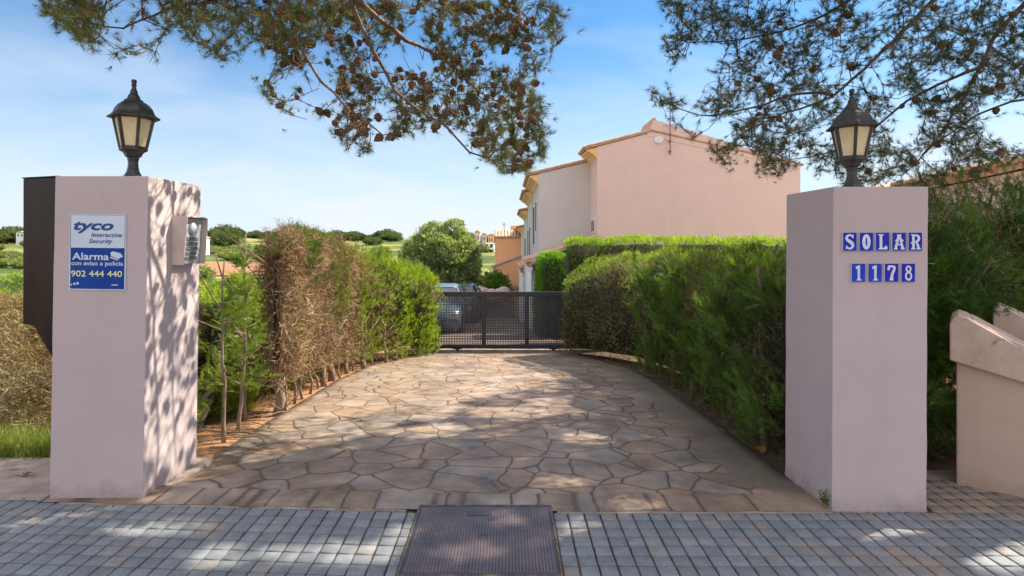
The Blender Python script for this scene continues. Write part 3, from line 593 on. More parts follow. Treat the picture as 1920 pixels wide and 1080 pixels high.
# ------------------------------------------------------------------ foliage engine
def rotmats(axis, n):
    """matrices whose local Z = axis (n,3), random spin"""
    a = axis/np.linalg.norm(axis, axis=1, keepdims=True); r = rng.normal(size=(n, 3)); u = np.cross(a, r); u /= np.linalg.norm(u, axis=1, keepdims=True)+1e-9; v = np.cross(a, u)
    return np.stack([u, v, a], -1)
def scatter(tmpls, pos, axis, size, colr, jit=.12):
    """tmpls: list of (k,3,3) triangle arrays; returns V (m,3), C (m,3)"""
    n = len(pos); which = rng.integers(0, len(tmpls), n); Vs = []; Cs = []; Rm = rotmats(axis, n)
    for w_, t in enumerate(tmpls):
        s = which == w_
        if not s.any(): continue
        k = t.reshape(-1, 3)
        v = np.einsum('nij,kj->nki', Rm[s], k)*size[s][:, None, None]+pos[s][:, None, :]
        c = np.repeat(colr[s][:, None, :], len(k)//3, 1)*(1+rng.normal(0, jit, (s.sum(), len(k)//3, 1)))
        Vs.append(v.reshape(-1, 3)); Cs.append(np.repeat(np.clip(c, .004, 1), 3, 1).reshape(-1, 3))
    return np.concatenate(Vs), np.concatenate(Cs)
def t_spray(n=13, w=.11, flat=.25):      # flat fern-like cypress spray, unit length, along z
    T_ = []
    for i in range(n):
        z = .08+.85*i/(n-1); sd = 1 if i % 2 else -1; l_ = (.42*(1-z*.72)+.10)*rng.uniform(.8, 1.2); a = R(rng.uniform(28, 50)); yj = rng.normal(0, flat*.15)
        b = np.array([0, 0, z]); tip = b+np.array([sd*l_*math.sin(a), yj, l_*math.cos(a)]); sdv = np.array([0, rng.uniform(-.02, .02), w*.62])
        T_.append([b-sdv*.5, tip, b+sdv*.9])
    T_.append([[-.02, 0, 0], [.02, 0, 0], [0, 0, 1.05]])
    return np.array(T_, float)
def t_leaves(n=5, w=.3):
    T_ = []
    for i in range(n):
        d = rng.normal(size=3); d[2] = abs(d[2])+.4; d /= np.linalg.norm(d); u = np.cross(d, rng.normal(size=3)); u /= np.linalg.norm(u); b = rng.normal(0, .12, 3)
        T_ += [[b, b+d*.5+u*w/2, b+d], [b, b+d, b+d*.5-u*w/2]]
    return np.array(T_, float)
def t_twigs(n=4, w=.035):
    T_ = []
    for i in range(n):
        d = rng.normal(size=3); d[2] += .5; d /= np.linalg.norm(d); u = np.cross(d, rng.normal(size=3)); u /= np.linalg.norm(u); b = rng.normal(0, .2, 3); m_ = b+d*.5+rng.normal(0, .10, 3)
        T_ += [[b-u*w/2, b+u*w/2, m_], [m_-u*w/2, m_+u*w/2, b+d+rng.normal(0, .08, 3)]]
    return np.array(T_, float)
def t_needles(n=28, w=.034, spread=64):
    T_ = []
    for i in range(n):
        a = R(rng.uniform(8, spread)); f = rng.uniform(0, 6.283); l_ = rng.uniform(.75, 1.1); b = np.array([0, 0, rng.uniform(-.35, .1)])
        d = np.array([math.sin(a)*math.cos(f), math.sin(a)*math.sin(f), math.cos(a)]); u = np.cross(d, rng.normal(size=3)); u /= np.linalg.norm(u)
        T_.append([b-u*w/2, b+u*w/2, b+d*l_])
    return np.array(T_, float)
SPR = [t_spray() for _ in range(8)]; LEV = [t_leaves() for _ in range(6)]; TWG = [t_twigs() for _ in range(6)]; NDL = [t_needles() for _ in range(6)]
FIN = [t_leaves(4, .22) for _ in range(6)]
GRS = []
for _ in range(4):
    T_ = []
    for i in range(9):
        a = rng.uniform(.05, .6); f = rng.uniform(0, 6.28); d = np.array([math.sin(a)*math.cos(f), math.sin(a)*math.sin(f), math.cos(a)])*rng.uniform(.6, 1.1); u = np.cross(d, [0, 0, 1.]); u /= np.linalg.norm(u)+1e-6; b = rng.normal(0, .09, 3)*[1, 1, 0]
        T_.append([b-u*.02, b+u*.02, b+d+np.array([math.cos(f), math.sin(f), -.3])*.15])
    GRS.append(np.array(T_))
def mixc(a, b, t): t = np.clip(t, 0, 1)[:, None]; return np.array(a)*(1-t)+np.array(b)*t

# --- hedge: path of face points, thickness to the inside
def path_pts(path, t):
    p = np.array(path, float); d = np.linalg.norm(np.diff(p, axis=0), axis=1); s = np.concatenate([[0], np.cumsum(d)]); u = t*s[-1]
    x = np.interp(u, s, p[:, 0]); y = np.interp(u, s, p[:, 1]); e = .12
    dx = np.interp(u+e, s, p[:, 0])-np.interp(u-e, s, p[:, 0]); dy = np.interp(u+e, s, p[:, 1])-np.interp(u-e, s, p[:, 1]); n = np.hypot(dx, dy)+1e-9
    return x, y, dx/n, dy/n, s[-1]
def hedge_surface(path, side, thick, topf, botf, n, inset=0., rnd=.18, amp=.12, end_round=.35, depth=0.):
    """random points on the hedge skin. side=+1: body lies to the left of travel direction"""
    t = rng.random(n); x, y, tx, ty, Ls = path_pts(path, t); nx_, ny_ = -ty*side, tx*side         # inward
    top, bot = topf(t), botf(t); Hh = top-bot
    thick = thick(t) if callable(thick) else thick+0*t; per = 2*Hh+thick; q = rng.random(n)*per; out = np.zeros((n, 2)); pos = np.zeros((n, 2))       # (inward, height)
    a = q < Hh; b = (q >= Hh) & (q < Hh+thick); c = ~a & ~b
    pos[a] = np.stack([0*q[a], q[a]], -1); out[a] = [-1, 0]
    pos[b] = np.stack([q[b]-Hh[b], Hh[b]], -1); out[b] = [0, 1]
    pos[c] = np.stack([thick[c], Hh[c]-(q[c]-Hh[c]-thick[c])], -1); out[c] = [1, 0]
    # round the shoulders and pull the ends in
    mid = np.stack([thick/2+0*Hh, Hh*.55], -1); dv = pos-mid
    ex = np.abs(dv[:, 0])/(thick/2); ez = np.clip(dv[:, 1]/(Hh*.45), 0, 1); cr = np.clip(ex+ez-1, 0, 1)**2*rnd; pos = pos-dv*cr[:, None]
    u = t*Ls; ed = np.minimum(u, Ls-u); k = np.clip(1-ed/end_round, 0, 1); k = 1-np.sqrt(np.clip(1-k*k, 0, 1))
    pos[:, 0] = thick/2+(pos[:, 0]-thick/2)*(1-k*.75); pos[:, 1] = pos[:, 1]-k*.10*np.clip(pos[:, 1]-Hh*.6, 0, None)
    o3 = np.stack([nx_*out[:, 0], ny_*out[:, 0], out[:, 1]], -1)+np.stack([tx, ty, 0*tx], -1)*(np.where(u < Ls/2, -1, 1)*k)[:, None]*1.4
    p3 = np.stack([x+nx_*pos[:, 0], y+ny_*pos[:, 0], bot+pos[:, 1]], -1)
    nz_ = vnoise(p3*3.1)-.5+(vnoise(p3*8.3)-.5)*.5
    o3 /= np.linalg.norm(o3, axis=1, keepdims=True)
    p3 = p3+o3*(nz_*amp*2-inset-rng.random(n)**1.6*depth)[:, None]
    return p3, o3, t, (p3[:, 2]-bot)/Hh
def gz_at(path):
    def f(t): x, y, *_ = path_pts(path, t); return prof(y)
    return f
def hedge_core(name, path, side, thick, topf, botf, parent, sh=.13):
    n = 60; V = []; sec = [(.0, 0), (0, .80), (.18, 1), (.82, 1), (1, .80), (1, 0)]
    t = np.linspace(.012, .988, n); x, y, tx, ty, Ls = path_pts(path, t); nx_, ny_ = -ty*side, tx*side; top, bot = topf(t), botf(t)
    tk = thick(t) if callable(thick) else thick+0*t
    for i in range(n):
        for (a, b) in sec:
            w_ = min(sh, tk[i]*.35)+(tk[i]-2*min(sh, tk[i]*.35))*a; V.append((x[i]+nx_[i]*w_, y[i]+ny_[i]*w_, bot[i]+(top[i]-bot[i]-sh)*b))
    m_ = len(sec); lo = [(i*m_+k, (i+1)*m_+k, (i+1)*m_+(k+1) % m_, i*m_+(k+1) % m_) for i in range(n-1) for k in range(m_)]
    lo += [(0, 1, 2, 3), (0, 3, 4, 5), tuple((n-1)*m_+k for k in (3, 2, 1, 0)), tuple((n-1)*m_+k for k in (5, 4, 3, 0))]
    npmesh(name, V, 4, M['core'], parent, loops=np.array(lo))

def crooked(base, top, r0, r1, n=8, j=.03):
    b, t_ = Vector(base), Vector(top); pts = [b+(t_-b)*(i/n)+Vector((random.uniform(-j, j), random.uniform(-j, j), 0))*(i > 0) for i in range(n+1)]
    return pts, [r0+(r1-r0)*i/n for i in range(n+1)]

def rebase(r_):
    for ch in r_.children: ch.data.transform(Matrix.Translation(-r_.location)) if ch.data.users == 1 else None
# LEFT hedge --------------------------------------------------------
HLp = [(-2.24, 5.80), (-2.33, 7.0), (-2.38, 8.2), (-2.20, 9.6), (-1.74, 10.55), (-1.17, 11.25)]
HLth = lambda t: np.interp(t, [0, .12, .35, 1], [.16, .30, .75, .9])
HLtop = lambda t: np.interp(t, [0, .1, .45, .75, .92, 1], [1.70, 1.72, 1.66, 1.42, 1.10, .92])+(vnoise(np.stack([t*26, 0*t+3, 0*t], -1))-.5)*.14
HLbot = lambda t: gz_at(HLp)(t)+np.interp(t, [0, .3, .6, .8, 1], [.36, .27, .13, .02, .0])+(vnoise(np.stack([t*40, 0*t+6, 0*t], -1))-.5)*.22*(1-t)
hl = empty('hedge', (-2.7, 8, float(prof(8))), label='half dead brown cypress hedge with bare trunks along the left edge of the driveway', cat='hedge')
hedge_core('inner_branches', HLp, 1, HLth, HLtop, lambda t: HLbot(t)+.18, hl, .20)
GR, YG, BR, TAN = (.055, .115, .022), (.24, .31, .04), (.25, .14, .085), (.62, .45, .30)
def hl_green(p, t, h):
    n = vnoise(p*1.7+11)*1.0+vnoise(p*4.5)*.35
    g = np.interp(t, [0, .06, .12, .42, .60, .85, 1], [.10, .10, .0, .04, .42, .75, 1.1])+(n-.67)*1.1+np.where((h > .85), .22, 0)+.9*np.exp(-((t-.16)/.06)**2-((h-.82)/.16)**2)
    return g
p, o, t, h = hedge_surface(HLp, 1, HLth, HLtop, HLbot, 22000, depth=.30)
kk = vnoise(p*6.5+30) > .30; p, o, t, h = p[kk], o[kk], t[kk], h[kk]
g = hl_green(p, t, h); live = rng.random(len(p)) < np.clip(g*1.3-.1, .04, 1)
# living sprays
s = live; ax = o[s]*.7+np.array([0, 0, .8])+rng.normal(0, .35, (s.sum(), 3)); tt = t[s]
cl = vnoise(p[s]*5+3); col = mixc(GR, YG, np.interp(tt, [0, .35, .6, 1], [.05, .25, .65, .95])+(cl-.5)*.9)
V1, C1 = scatter(SPR, p[s], ax, rng.uniform(.07, .13, s.sum()), col, .2)
npmesh('living_foliage', V1, 3, M['leaf'], hl, C1)
s = ~live; ax = o[s]*.5+np.array([0, 0, .35])+rng.normal(0, .6, (s.sum(), 3)); cl = vnoise(p[s]*4+9)
col = mixc(BR, TAN, (cl-.42)*1.8+rng.normal(0, .45, s.sum())); col[rng.random(s.sum()) < .25] *= .35
V1, C1 = scatter(TWG, p[s], ax, rng.uniform(.08, .20, s.sum()), col, .3)
p2, o2, t2, h2_ = hedge_surface(HLp, 1, HLth, HLtop, HLbot, 12000, depth=.2); s = rng.random(len(p2)) > np.clip(hl_green(p2, t2, h2_)*1.1, 0, 1)
V2, C2 = scatter(SPR, p2[s], o2[s]*.6+rng.normal(0, .6, (s.sum(), 3)), rng.uniform(.05, .09, s.sum()), mixc((.20, .115, .07), (.44, .31, .20), vnoise(p2[s]*6)+rng.normal(0, .2, s.sum())), .2)
npmesh('dead_twigs', np.concatenate([V1, V2]), 3, M['dry'], hl, np.concatenate([C1, C2]))
for i in range(15):       # trunks
    tt_ = .015+.055*i+random.uniform(-.008, .008); x, y, *_ = path_pts(HLp, np.array([tt_])); x = float(x[0])-.05-random.uniform(0, .08); y = float(y[0]); z = float(prof(y))
    y += random.uniform(-.09, .09); r = random.choice((.018, .026, .034, .045, .052)); pts, rad = crooked((x, y, z-.03), (x+random.uniform(-.25, .12), y+random.uniform(-.3, .3), z+1.40-.05*i), r, r*.4, 8, .03); mb = MB().tube(pts, rad, 8)
    for k in range(5):
        q = pts[2+k % 5]; e = q+Vector((random.uniform(-.1, .28), random.uniform(-.35, .3), random.uniform(.15, .4))); mb.tube([q, (q+e)/2+Vector((0, 0, -.03)), e], [r*.35, r*.22, r*.08], 5)
    mb.build('trunk', M['trunk'], hl, smooth=True)
# bare branches of the first dead cypress
for k in range(70):
    b = Vector((-2.36+random.uniform(-.3, .08), 5.6+random.uniform(-.15, 1.2), float(prof(5.8))+random.uniform(.25, 1.7))); d = Vector((random.uniform(-.35, .35), random.uniform(-.55, .1), random.uniform(-.15, .5))); e = b+d*random.uniform(.5, 1.0)
    MB().tube([b, b+d*.3+Vector((random.uniform(-.03, .03), 0, random.uniform(-.04, .04))), e], [.008, .005, .002], 4).build('bare_branch', M['trunk'], hl)
for (a, b_, c) in (((-2.35, 5.75, .0), (-2.17, 5.6, -.02), (-2.02, 5.6, .12)), ((-2.35, 5.9, .15), (-2.12, 5.85, .02), (-2.05, 5.9, .30)), ((-2.4, 5.5, .5), (-2.62, 5.3, .8), (-2.9, 5.2, .95)), ((-2.5, 5.6, .6), (-2.75, 5.4, 1.1), (-2.95, 5.3, 1.55)), ((-2.5, 5.6, .9), (-2.66, 5.4, 1.3), (-2.72, 5.3, 1.66))):
    MB().tube([a, b_, c], [.012, .008, .003], 5).build('bare_branch', M['trunk'], hl)
rebase(hl)

# RIGHT hedge -------------------------------------------------------
HRp = [(.90, 11.1), (1.40, 10.5), (1.96, 9.4), (2.08, 8.2), (2.05, 5.7), (1.97, 4.10)]
HRtop = lambda t: np.interp(t, [0, .05, .16, .30, .6, 1], [.98, 1.14, 1.34, 1.42, 1.44, 1.42])+(vnoise(np.stack([t*30, 0*t+8, 0*t], -1))-.5)*.07
HRbot = lambda t: gz_at(HRp)(t)+np.interp(t, [0, .2, .5, .8, 1], [.02, .02, .06, .07, .03])
hr = empty('hedge', (2.6, 8, float(prof(8))), label='tall dark green cypress hedge curving along the right edge of the driveway', cat='hedge')
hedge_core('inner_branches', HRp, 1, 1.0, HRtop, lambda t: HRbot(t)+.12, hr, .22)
p, o, t, h = hedge_surface(HRp, 1, 1.0, HRtop, HRbot, 20000, depth=.20)
kk = (vnoise(p*6.5+30) > .34) | (t < .3); p, o, t, h = p[kk], o[kk], t[kk], h[kk]
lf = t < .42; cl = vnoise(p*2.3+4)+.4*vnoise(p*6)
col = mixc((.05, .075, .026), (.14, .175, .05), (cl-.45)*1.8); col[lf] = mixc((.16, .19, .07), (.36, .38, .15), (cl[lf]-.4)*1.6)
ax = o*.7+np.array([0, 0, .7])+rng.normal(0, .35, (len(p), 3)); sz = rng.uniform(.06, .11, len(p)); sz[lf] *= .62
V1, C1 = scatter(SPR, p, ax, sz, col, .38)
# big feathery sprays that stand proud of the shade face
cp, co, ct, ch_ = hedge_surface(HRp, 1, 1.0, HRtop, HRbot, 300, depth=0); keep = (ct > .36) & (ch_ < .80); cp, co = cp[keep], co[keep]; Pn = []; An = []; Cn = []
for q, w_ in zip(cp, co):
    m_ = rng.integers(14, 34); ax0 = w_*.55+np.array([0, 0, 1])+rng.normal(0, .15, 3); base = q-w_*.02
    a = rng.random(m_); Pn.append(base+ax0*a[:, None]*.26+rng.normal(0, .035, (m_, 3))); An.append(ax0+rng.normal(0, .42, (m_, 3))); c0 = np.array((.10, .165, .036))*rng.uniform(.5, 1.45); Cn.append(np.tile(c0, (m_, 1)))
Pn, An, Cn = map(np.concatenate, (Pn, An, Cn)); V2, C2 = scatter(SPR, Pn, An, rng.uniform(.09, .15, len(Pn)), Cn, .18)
# yellow-green top sprays: sunlit top put into the leaf colour
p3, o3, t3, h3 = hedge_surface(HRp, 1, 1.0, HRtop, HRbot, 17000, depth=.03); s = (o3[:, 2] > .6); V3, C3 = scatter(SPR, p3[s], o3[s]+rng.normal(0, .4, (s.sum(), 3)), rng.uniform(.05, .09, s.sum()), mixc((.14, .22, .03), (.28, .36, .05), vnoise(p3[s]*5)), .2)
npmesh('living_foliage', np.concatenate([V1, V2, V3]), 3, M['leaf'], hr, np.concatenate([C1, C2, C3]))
p, o, t, h = hedge_surface(HRp, 1, 1.0, HRtop, HRbot, 9000, depth=.10); br = vnoise(p*2.1+21)+(vnoise(p*7)-.5)*.4; s = br > np.where(t < .42, .60, .50)
V1, C1 = scatter(TWG, p[s], o[s]+rng.normal(0, .8, (s.sum(), 3)), rng.uniform(.07, .17, s.sum()), mixc((.13, .09, .05), (.32, .25, .15), rng.random(s.sum())), .2)
npmesh('dead_twigs', V1, 3, M['dry'], hr, C1)
for i in range(12):
    tt_ = .30+.060*i+random.uniform(-.01, .01); x, y, *_ = path_pts(HRp, np.array([tt_])); x = float(x[0])+.14+random.uniform(0, .1); y = float(y[0]); z = float(prof(y)); r = random.uniform(.03, .05)
    pts, rad = crooked((x, y, z-.03), (x+random.uniform(-.05, .15), y+random.uniform(-.1, .1), z+1.5), r, r*.4, 8, .02); mb = MB().tube(pts, rad, 8)
    mb.build('trunk', M['trunk'], hr, smooth=True)

rebase(hr)
# simple hedges beyond the gate
def far_hedge(path, thick, top, label, n=9000, c0=(.06, .12, .02), c1=(.17, .26, .035), face=(.05, .105, .02), size=(.08, .13)):
    tf = lambda t: top+(vnoise(np.stack([t*25, 0*t+1, 0*t], -1))-.5)*.06; bf = lambda t: gz_at(path)(t)
    r_ = empty('hedge', (path[0][0], path[0][1], float(prof(path[0][1]))), label=label, cat='hedge')
    hedge_core('inner_branches', path, 1, thick, tf, bf, r_, .12)
    p, o, t, h = hedge_surface(path, 1, thick, tf, bf, n, depth=.05, rnd=.1, amp=.05)
    col = mixc(face, c0, vnoise(p*3)); s = o[:, 2] > .5; col[s] = mixc(c0, c1, vnoise(p[s]*4)+.35)  # face darker, top paler: shade face and sunlit top put into leaf colour
    V_, C_ = scatter(SPR, p, o*.8+np.array([0, 0, .6])+rng.normal(0, .4, (n, 3)), rng.uniform(*size, n), col, .2); npmesh('living_foliage', V_, 3, M['leaf'], r_, C_); rebase(r_)
    return r_
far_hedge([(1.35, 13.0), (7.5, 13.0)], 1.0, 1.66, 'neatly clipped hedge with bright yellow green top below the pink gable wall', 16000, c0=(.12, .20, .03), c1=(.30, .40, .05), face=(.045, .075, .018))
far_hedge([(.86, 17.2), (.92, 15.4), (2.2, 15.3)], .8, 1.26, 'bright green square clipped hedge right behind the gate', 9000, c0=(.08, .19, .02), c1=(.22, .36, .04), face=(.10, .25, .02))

# ------------------------------------------------------------------ saplings in the gap on the left
def sapling(x, y, hgt, label, n=260, spread=.22, c=((.08, .15, .03), (.30, .37, .05)), lean=0):
    z = float(prof(y)); r_ = empty('cypress_sapling', (x, y, z), label=label, cat='sapling', group='thin cypress saplings in the gap beside the left pillar')
    pts, rad = crooked((0, 0, -.03), (lean, .0, hgt), .020, .005, 9, .015); mb = MB().tube(pts, rad, 7)
    P_ = []; A_ = []
    for k in range(18):
        zz = hgt*random.uniform(.22, .98); q = Vector((lean*zz/hgt, 0, zz)); a = random.uniform(0, 6.28); l_ = spread*random.uniform(.6, 1.7)*(1.15-zz/hgt*.6); e = q+Vector((math.cos(a)*l_, math.sin(a)*l_, l_*random.uniform(.2, .9))); mb.tube([q, (q+e)/2+Vector((0, 0, -.01)), e], [.006, .004, .0015], 4)
        m_ = n//18; u = rng.random(m_)**.6; P_.append(np.array(q)+(np.array(e-q))*u[:, None]+rng.normal(0, .028, (m_, 3))); A_.append(np.array(e-q)/l_+rng.normal(0, .6, (m_, 3)))
    mb.build('trunk', M['trunk'], r_, smooth=True); P_ = np.concatenate(P_); A_ = np.concatenate(A_)
    V_, C_ = scatter(SPR, P_, A_, rng.uniform(.06, .12, len(P_)), mixc(c[0], c[1], vnoise(P_*6+x*3)+rng.normal(0, .15, len(P_))), .2); npmesh('foliage', V_, 3, M['leaf'], r_, C_)
sapling(-2.42, 4.95, 1.55, 'thin pale trunked cypress sapling nearest the left pillar', 230, .22)
sapling(-2.46, 5.30, 1.35, 'leaning young cypress sapling between its thinner neighbour and the dead cypress', 230, .18, lean=.10)
sapling(-2.62, 4.55, .50, 'knee high cypress sapling at the foot of the left pillar', 300, .15)
sapling(-2.60, 5.75, 1.85, 'bushy green cypress sapling merging with the front end of the left hedge', 420, .26, c=((.06, .12, .025), (.20, .28, .045)))
# fallen sticks on the soil
mb = MB()
for k in range(14):
    x, y = random.uniform(-3.2, -2.4), random.uniform(4.7, 6.0); z = float(prof(y)); a = random.uniform(-.5, .9); l_ = random.uniform(.2, .6)
    mb = MB().tube([(x, y, z+.01), (x+math.cos(a)*l_*.5, y+math.sin(a)*l_*.5, z+.03), (x+math.cos(a)*l_, y+math.sin(a)*l_, z+.015)], [.010, .008, .004], 5)
    tag(mb.build('stick', M['trunk']), 'dry grey stick lying on the red soil beside the left hedge', 'stick', 'dry sticks on the soil')

# ------------------------------------------------------------------ weed at right pillar, litter
wd = empty('weed', (1.905, 3.47, 0), label='small leafy green weed growing at the foot of the right pillar', cat='plant')
mb = MB(); P_ = []
for k in range(7):
    a = random.uniform(0, 6.28); e = Vector((math.cos(a)*.022, math.sin(a)*.012, random.uniform(.04, .105))); mb.tube([(0, 0, 0), e*.5, e], [.002, .0016, .001], 4); P_ += [list(e*u) for u in (.5, .7, .85, 1.)]
mb.build('stem', M['trunk'], wd); P_ = np.array(P_); V_, C_ = scatter(LEV, P_, rng.normal(size=(len(P_), 3))+[0, 0, .8], rng.uniform(.014, .026, len(P_)), np.tile([.08, .16, .03], (len(P_), 1)), .2); npmesh('foliage', V_, 3, M['leaf'], wd, C_)
lm = leaf_mat('fallen_leaf', .3)
for (x, y) in ((2.02, 4.62), ):
    z = float(prof(y)); V_ = []; 
    for a in np.linspace(0, 6.283, 9)[:-1]: V_.append((x+.05*math.cos(a), y+.04*math.sin(a), z+.03+.025*math.sin(a*2+1)))
    o = npmesh('fallen_leaf', [v for i in range(8) for v in (V_[i], V_[(i+1) % 8], (x, y, z+.05))], 3, lm, None, np.tile([.45, .22, .06], (24, 1))); tag(o, 'curled orange dead leaf on the soil below the right hedge', 'leaf')
mb = MB()
for k in range(9):
    a = random.uniform(0, 6.28); mb.tube([(0, 0, .006), (math.cos(a)*.05, math.sin(a)*.03, .02), (math.cos(a)*.10, math.sin(a)*.06, .008)], [.004, .003, .001], 4)
mb.xf(Matrix.Translation((-3.32, 3.98, -.012))); tag(mb.build('twig_clump', M['bark']), 'small dark star shaped clump of twigs on the concrete left of the pillar', 'twigs')

# ------------------------------------------------------------------ low wall on the right
def lowwall(x0, d0, label, rz=-38, Ln=.85, group='low rendered walls right of the gate pillar'):
    r_ = empty('garden_wall', (x0, d0, 0), label=label, cat='wall', group=group); r_.rotation_euler = (0, 0, R(rz)); dy = .34
    tp = lambda q: 1.135-.60*q
    bt = lambda q: .820-.24*q
    MB().prism([(.035, -.05), (Ln, -.05), (Ln, bt(Ln)), (.035, bt(.035))], 0, dy, 'y').build('wall', M['lowwall'], r_, bevel=.012)
    MB().prism([(.0, bt(0)+.003), (0, 1.06), (.012, 1.10), (.045, 1.125), (.09, tp(.05)+.005), (Ln+.01, tp(Ln)), (Ln+.01, bt(Ln)+.003-.02)], -.05, dy+.05, 'y').build('coping', M['coping'], r_, bevel=.014, seg=3)
    MB().prism([(.10, tp(.10)+.004), (Ln-.02, tp(Ln-.02)+.004), (Ln-.02, tp(Ln-.02)+.03), (.12, tp(.12)+.034)], .012, dy+.06, 'y').build('coping_tile', M['coping'], r_, bevel=.008)
    return r_
lowwall(2.955, 3.86, 'low pinkish rendered wall end with sloping coping right of the gate pillar')
lowwall(3.66, 4.36, 'rear low wall whose coping peeks over the nearer wall at the right edge')

# ------------------------------------------------------------------ blob plants
def blob(lobes, n, leafs, size, c0, c1, upb=.4, shell=.55, nsc=2., seed=0):
    """lobes: list (cx,cy,cz,rx,ry,rz)"""
    lb = np.array(lobes, float); vol = (lb[:, 3]*lb[:, 4]+lb[:, 4]*lb[:, 5]+lb[:, 3]*lb[:, 5]); w_ = rng.choice(len(lb), n, p=vol/vol.sum())
    d = rng.normal(size=(n, 3)); d /= np.linalg.norm(d, axis=1, keepdims=True); r = 1-shell*rng.random(n)**1.8+rng.normal(0, .05, n)
    nz_ = vnoise(d*2.6+lb[w_, :3]*1.7+seed); r = r*(.80+.42*nz_)
    p = lb[w_, :3]+d*lb[w_, 3:]*r[:, None]; keep = vnoise(p*nsc*1.6/np.mean(lb[:, 3])+seed) > (.26 if leafs is not SPR else .36)
    p, d = p[keep], d[keep]; cl = vnoise(p*nsc/np.mean(lb[:, 3])*1.3+5+seed)
    return scatter(leafs, p, d+np.array([0, 0, upb])+rng.normal(0, .5, (len(p), 3)), rng.uniform(size[0], size[1], len(p)), mixc(c0, c1, (cl-.3)*2+rng.normal(0, .12, len(p))), .2)
def rnd_lobes(k, R_, H_, rr=random):
    out = [(0, 0, H_*.5, R_*.7, R_*.7, H_*.48)]
    for _ in range(k):
        a = rr.uniform(0, 6.28); q = rr.uniform(.3, .75)*R_; s = rr.uniform(.32, .52); out.append((q*math.cos(a), q*math.sin(a), H_*rr.uniform(.28, .72), R_*s, R_*s, H_*s*.62))
    return out
def plant(name, loc, R_, H_, n, leafs, size, c0, c1, trunk=True, k=7, tr=None, th=None, **kw):
    r_ = empty(name, loc, **kw); V_, C_ = blob(rnd_lobes(k, R_, H_), n, leafs, size, c0, c1, seed=random.uniform(0, 20))
    if th: V_ = V_+np.array([0, 0, th])
    npmesh('crown', V_, 3, M['leaf'], r_, C_)
    if trunk:
        mb = MB(); q = (th or 0)+H_*.45; tr = tr or R_*.05
        pts, rad = crooked((0, 0, -.1), (0, 0, q), tr, tr*.5, 5, tr*.5); mb.tube(pts, rad, 7)
        for _ in range(6):
            a = random.uniform(0, 6.28); s = pts[random.randint(2, 4)]; mb.tube([s, s+Vector((math.cos(a)*R_*.3, math.sin(a)*R_*.3, H_*.15)), s+Vector((math.cos(a)*R_*.55, math.sin(a)*R_*.55, H_*.35))], [tr*.5, tr*.35, tr*.12], 5)
        mb.build('trunk', M['bark'], r_, smooth=True)
    return r_
def tz(x, y): return float(terr(np.array([x]), np.array([y]))[0])
# near shrubs, left field
sh1 = plant('shrub', (-6.9, 8.6, tz(-6.9, 8.6)), 1.15, 1.35, 9000, FIN, (.05, .10), (.13, .20, .025), (.42, .48, .05), label='bright yellow green shrub rising just behind the left gate pillar', cat='shrub', group='green shrubs in the field left of the driveway')
sh2 = plant('shrub', (-4.3, 7.3, tz(-4.3, 7.3)), .95, 1.0, 8000, FIN, (.05, .09), (.20, .24, .04), (.52, .56, .09), label='olive green shrub seen through the gap between pillar and hedge', cat='shrub', group='green shrubs in the field left of the driveway')
sh3 = plant('shrub', (-9.5, 12, tz(-9.5, 12)), 1.5, 1.3, 8000, FIN, (.06, .12), (.07, .13, .05), (.20, .27, .12), label='grey green shrub in the field far left', cat='shrub', group='green shrubs in the field left of the driveway')
k = 0
lay = [(-5.3, 8.9, 1.0, 1, sh1), (-4.9, 10.6, 1.2, 2, sh1), (-8.4, 9.4, 1.0, 4, sh1), (-6.3, 11.2, 1.2, 1, sh1), (-3.6, 8.8, .95, 2, sh2), (-3.5, 6.3, .62, 3, sh2), (-4.7, 6.2, .62, 4, sh2), (-3.7, 5.5, .42, 1, sh2), (-3.1, 5.2, .30, 5, sh2), (-5.9, 6.6, .7, 2, sh2), (-7.6, 7.4, .8, 1, sh2),
       (-12, 13, 1.2, 1, sh1), (-3.25, 6.6, .55, 2, sh1), (-3.1, 7.6, .7, 5, sh1), (-3.9, 6.9, .75, 3, sh1), (-3.45, 5.0, .33, 4, sh2), (-2.95, 5.9, .33, 1, sh1), (-8, 15, 1.1, 2, sh3), (-14, 18, 1.3, 5, sh3), (-10, 19, 1.2, 1, sh1), (-6, 16, 1.1, 3, sh3), (-18, 21, 1.4, 2, sh3), (-13, 24, 1.3, 3, sh1), (-20, 27, 1.6, 4, sh3), (-24, 29, 1.6, 0, sh1), (-16, 31, 1.5, 1, sh3), (-11, 27, 1.2, 1, sh3), (-5.2, 13.5, 1.1, 1, sh2), (-4.9, 17, 1.1, 1, sh2)]
for x, y, s, rz, src in lay:
    c = copy_tree(src); c.location = (x, y, tz(x, y)); c.scale = (s*random.uniform(.9, 1.15), s*random.uniform(.9, 1.15), s*random.uniform(.85, 1.1)); c.rotation_euler = (0, 0, rz*1.1)
    c['label'] = 'leafy green shrub among many others in the overgrown field left of the driveway'
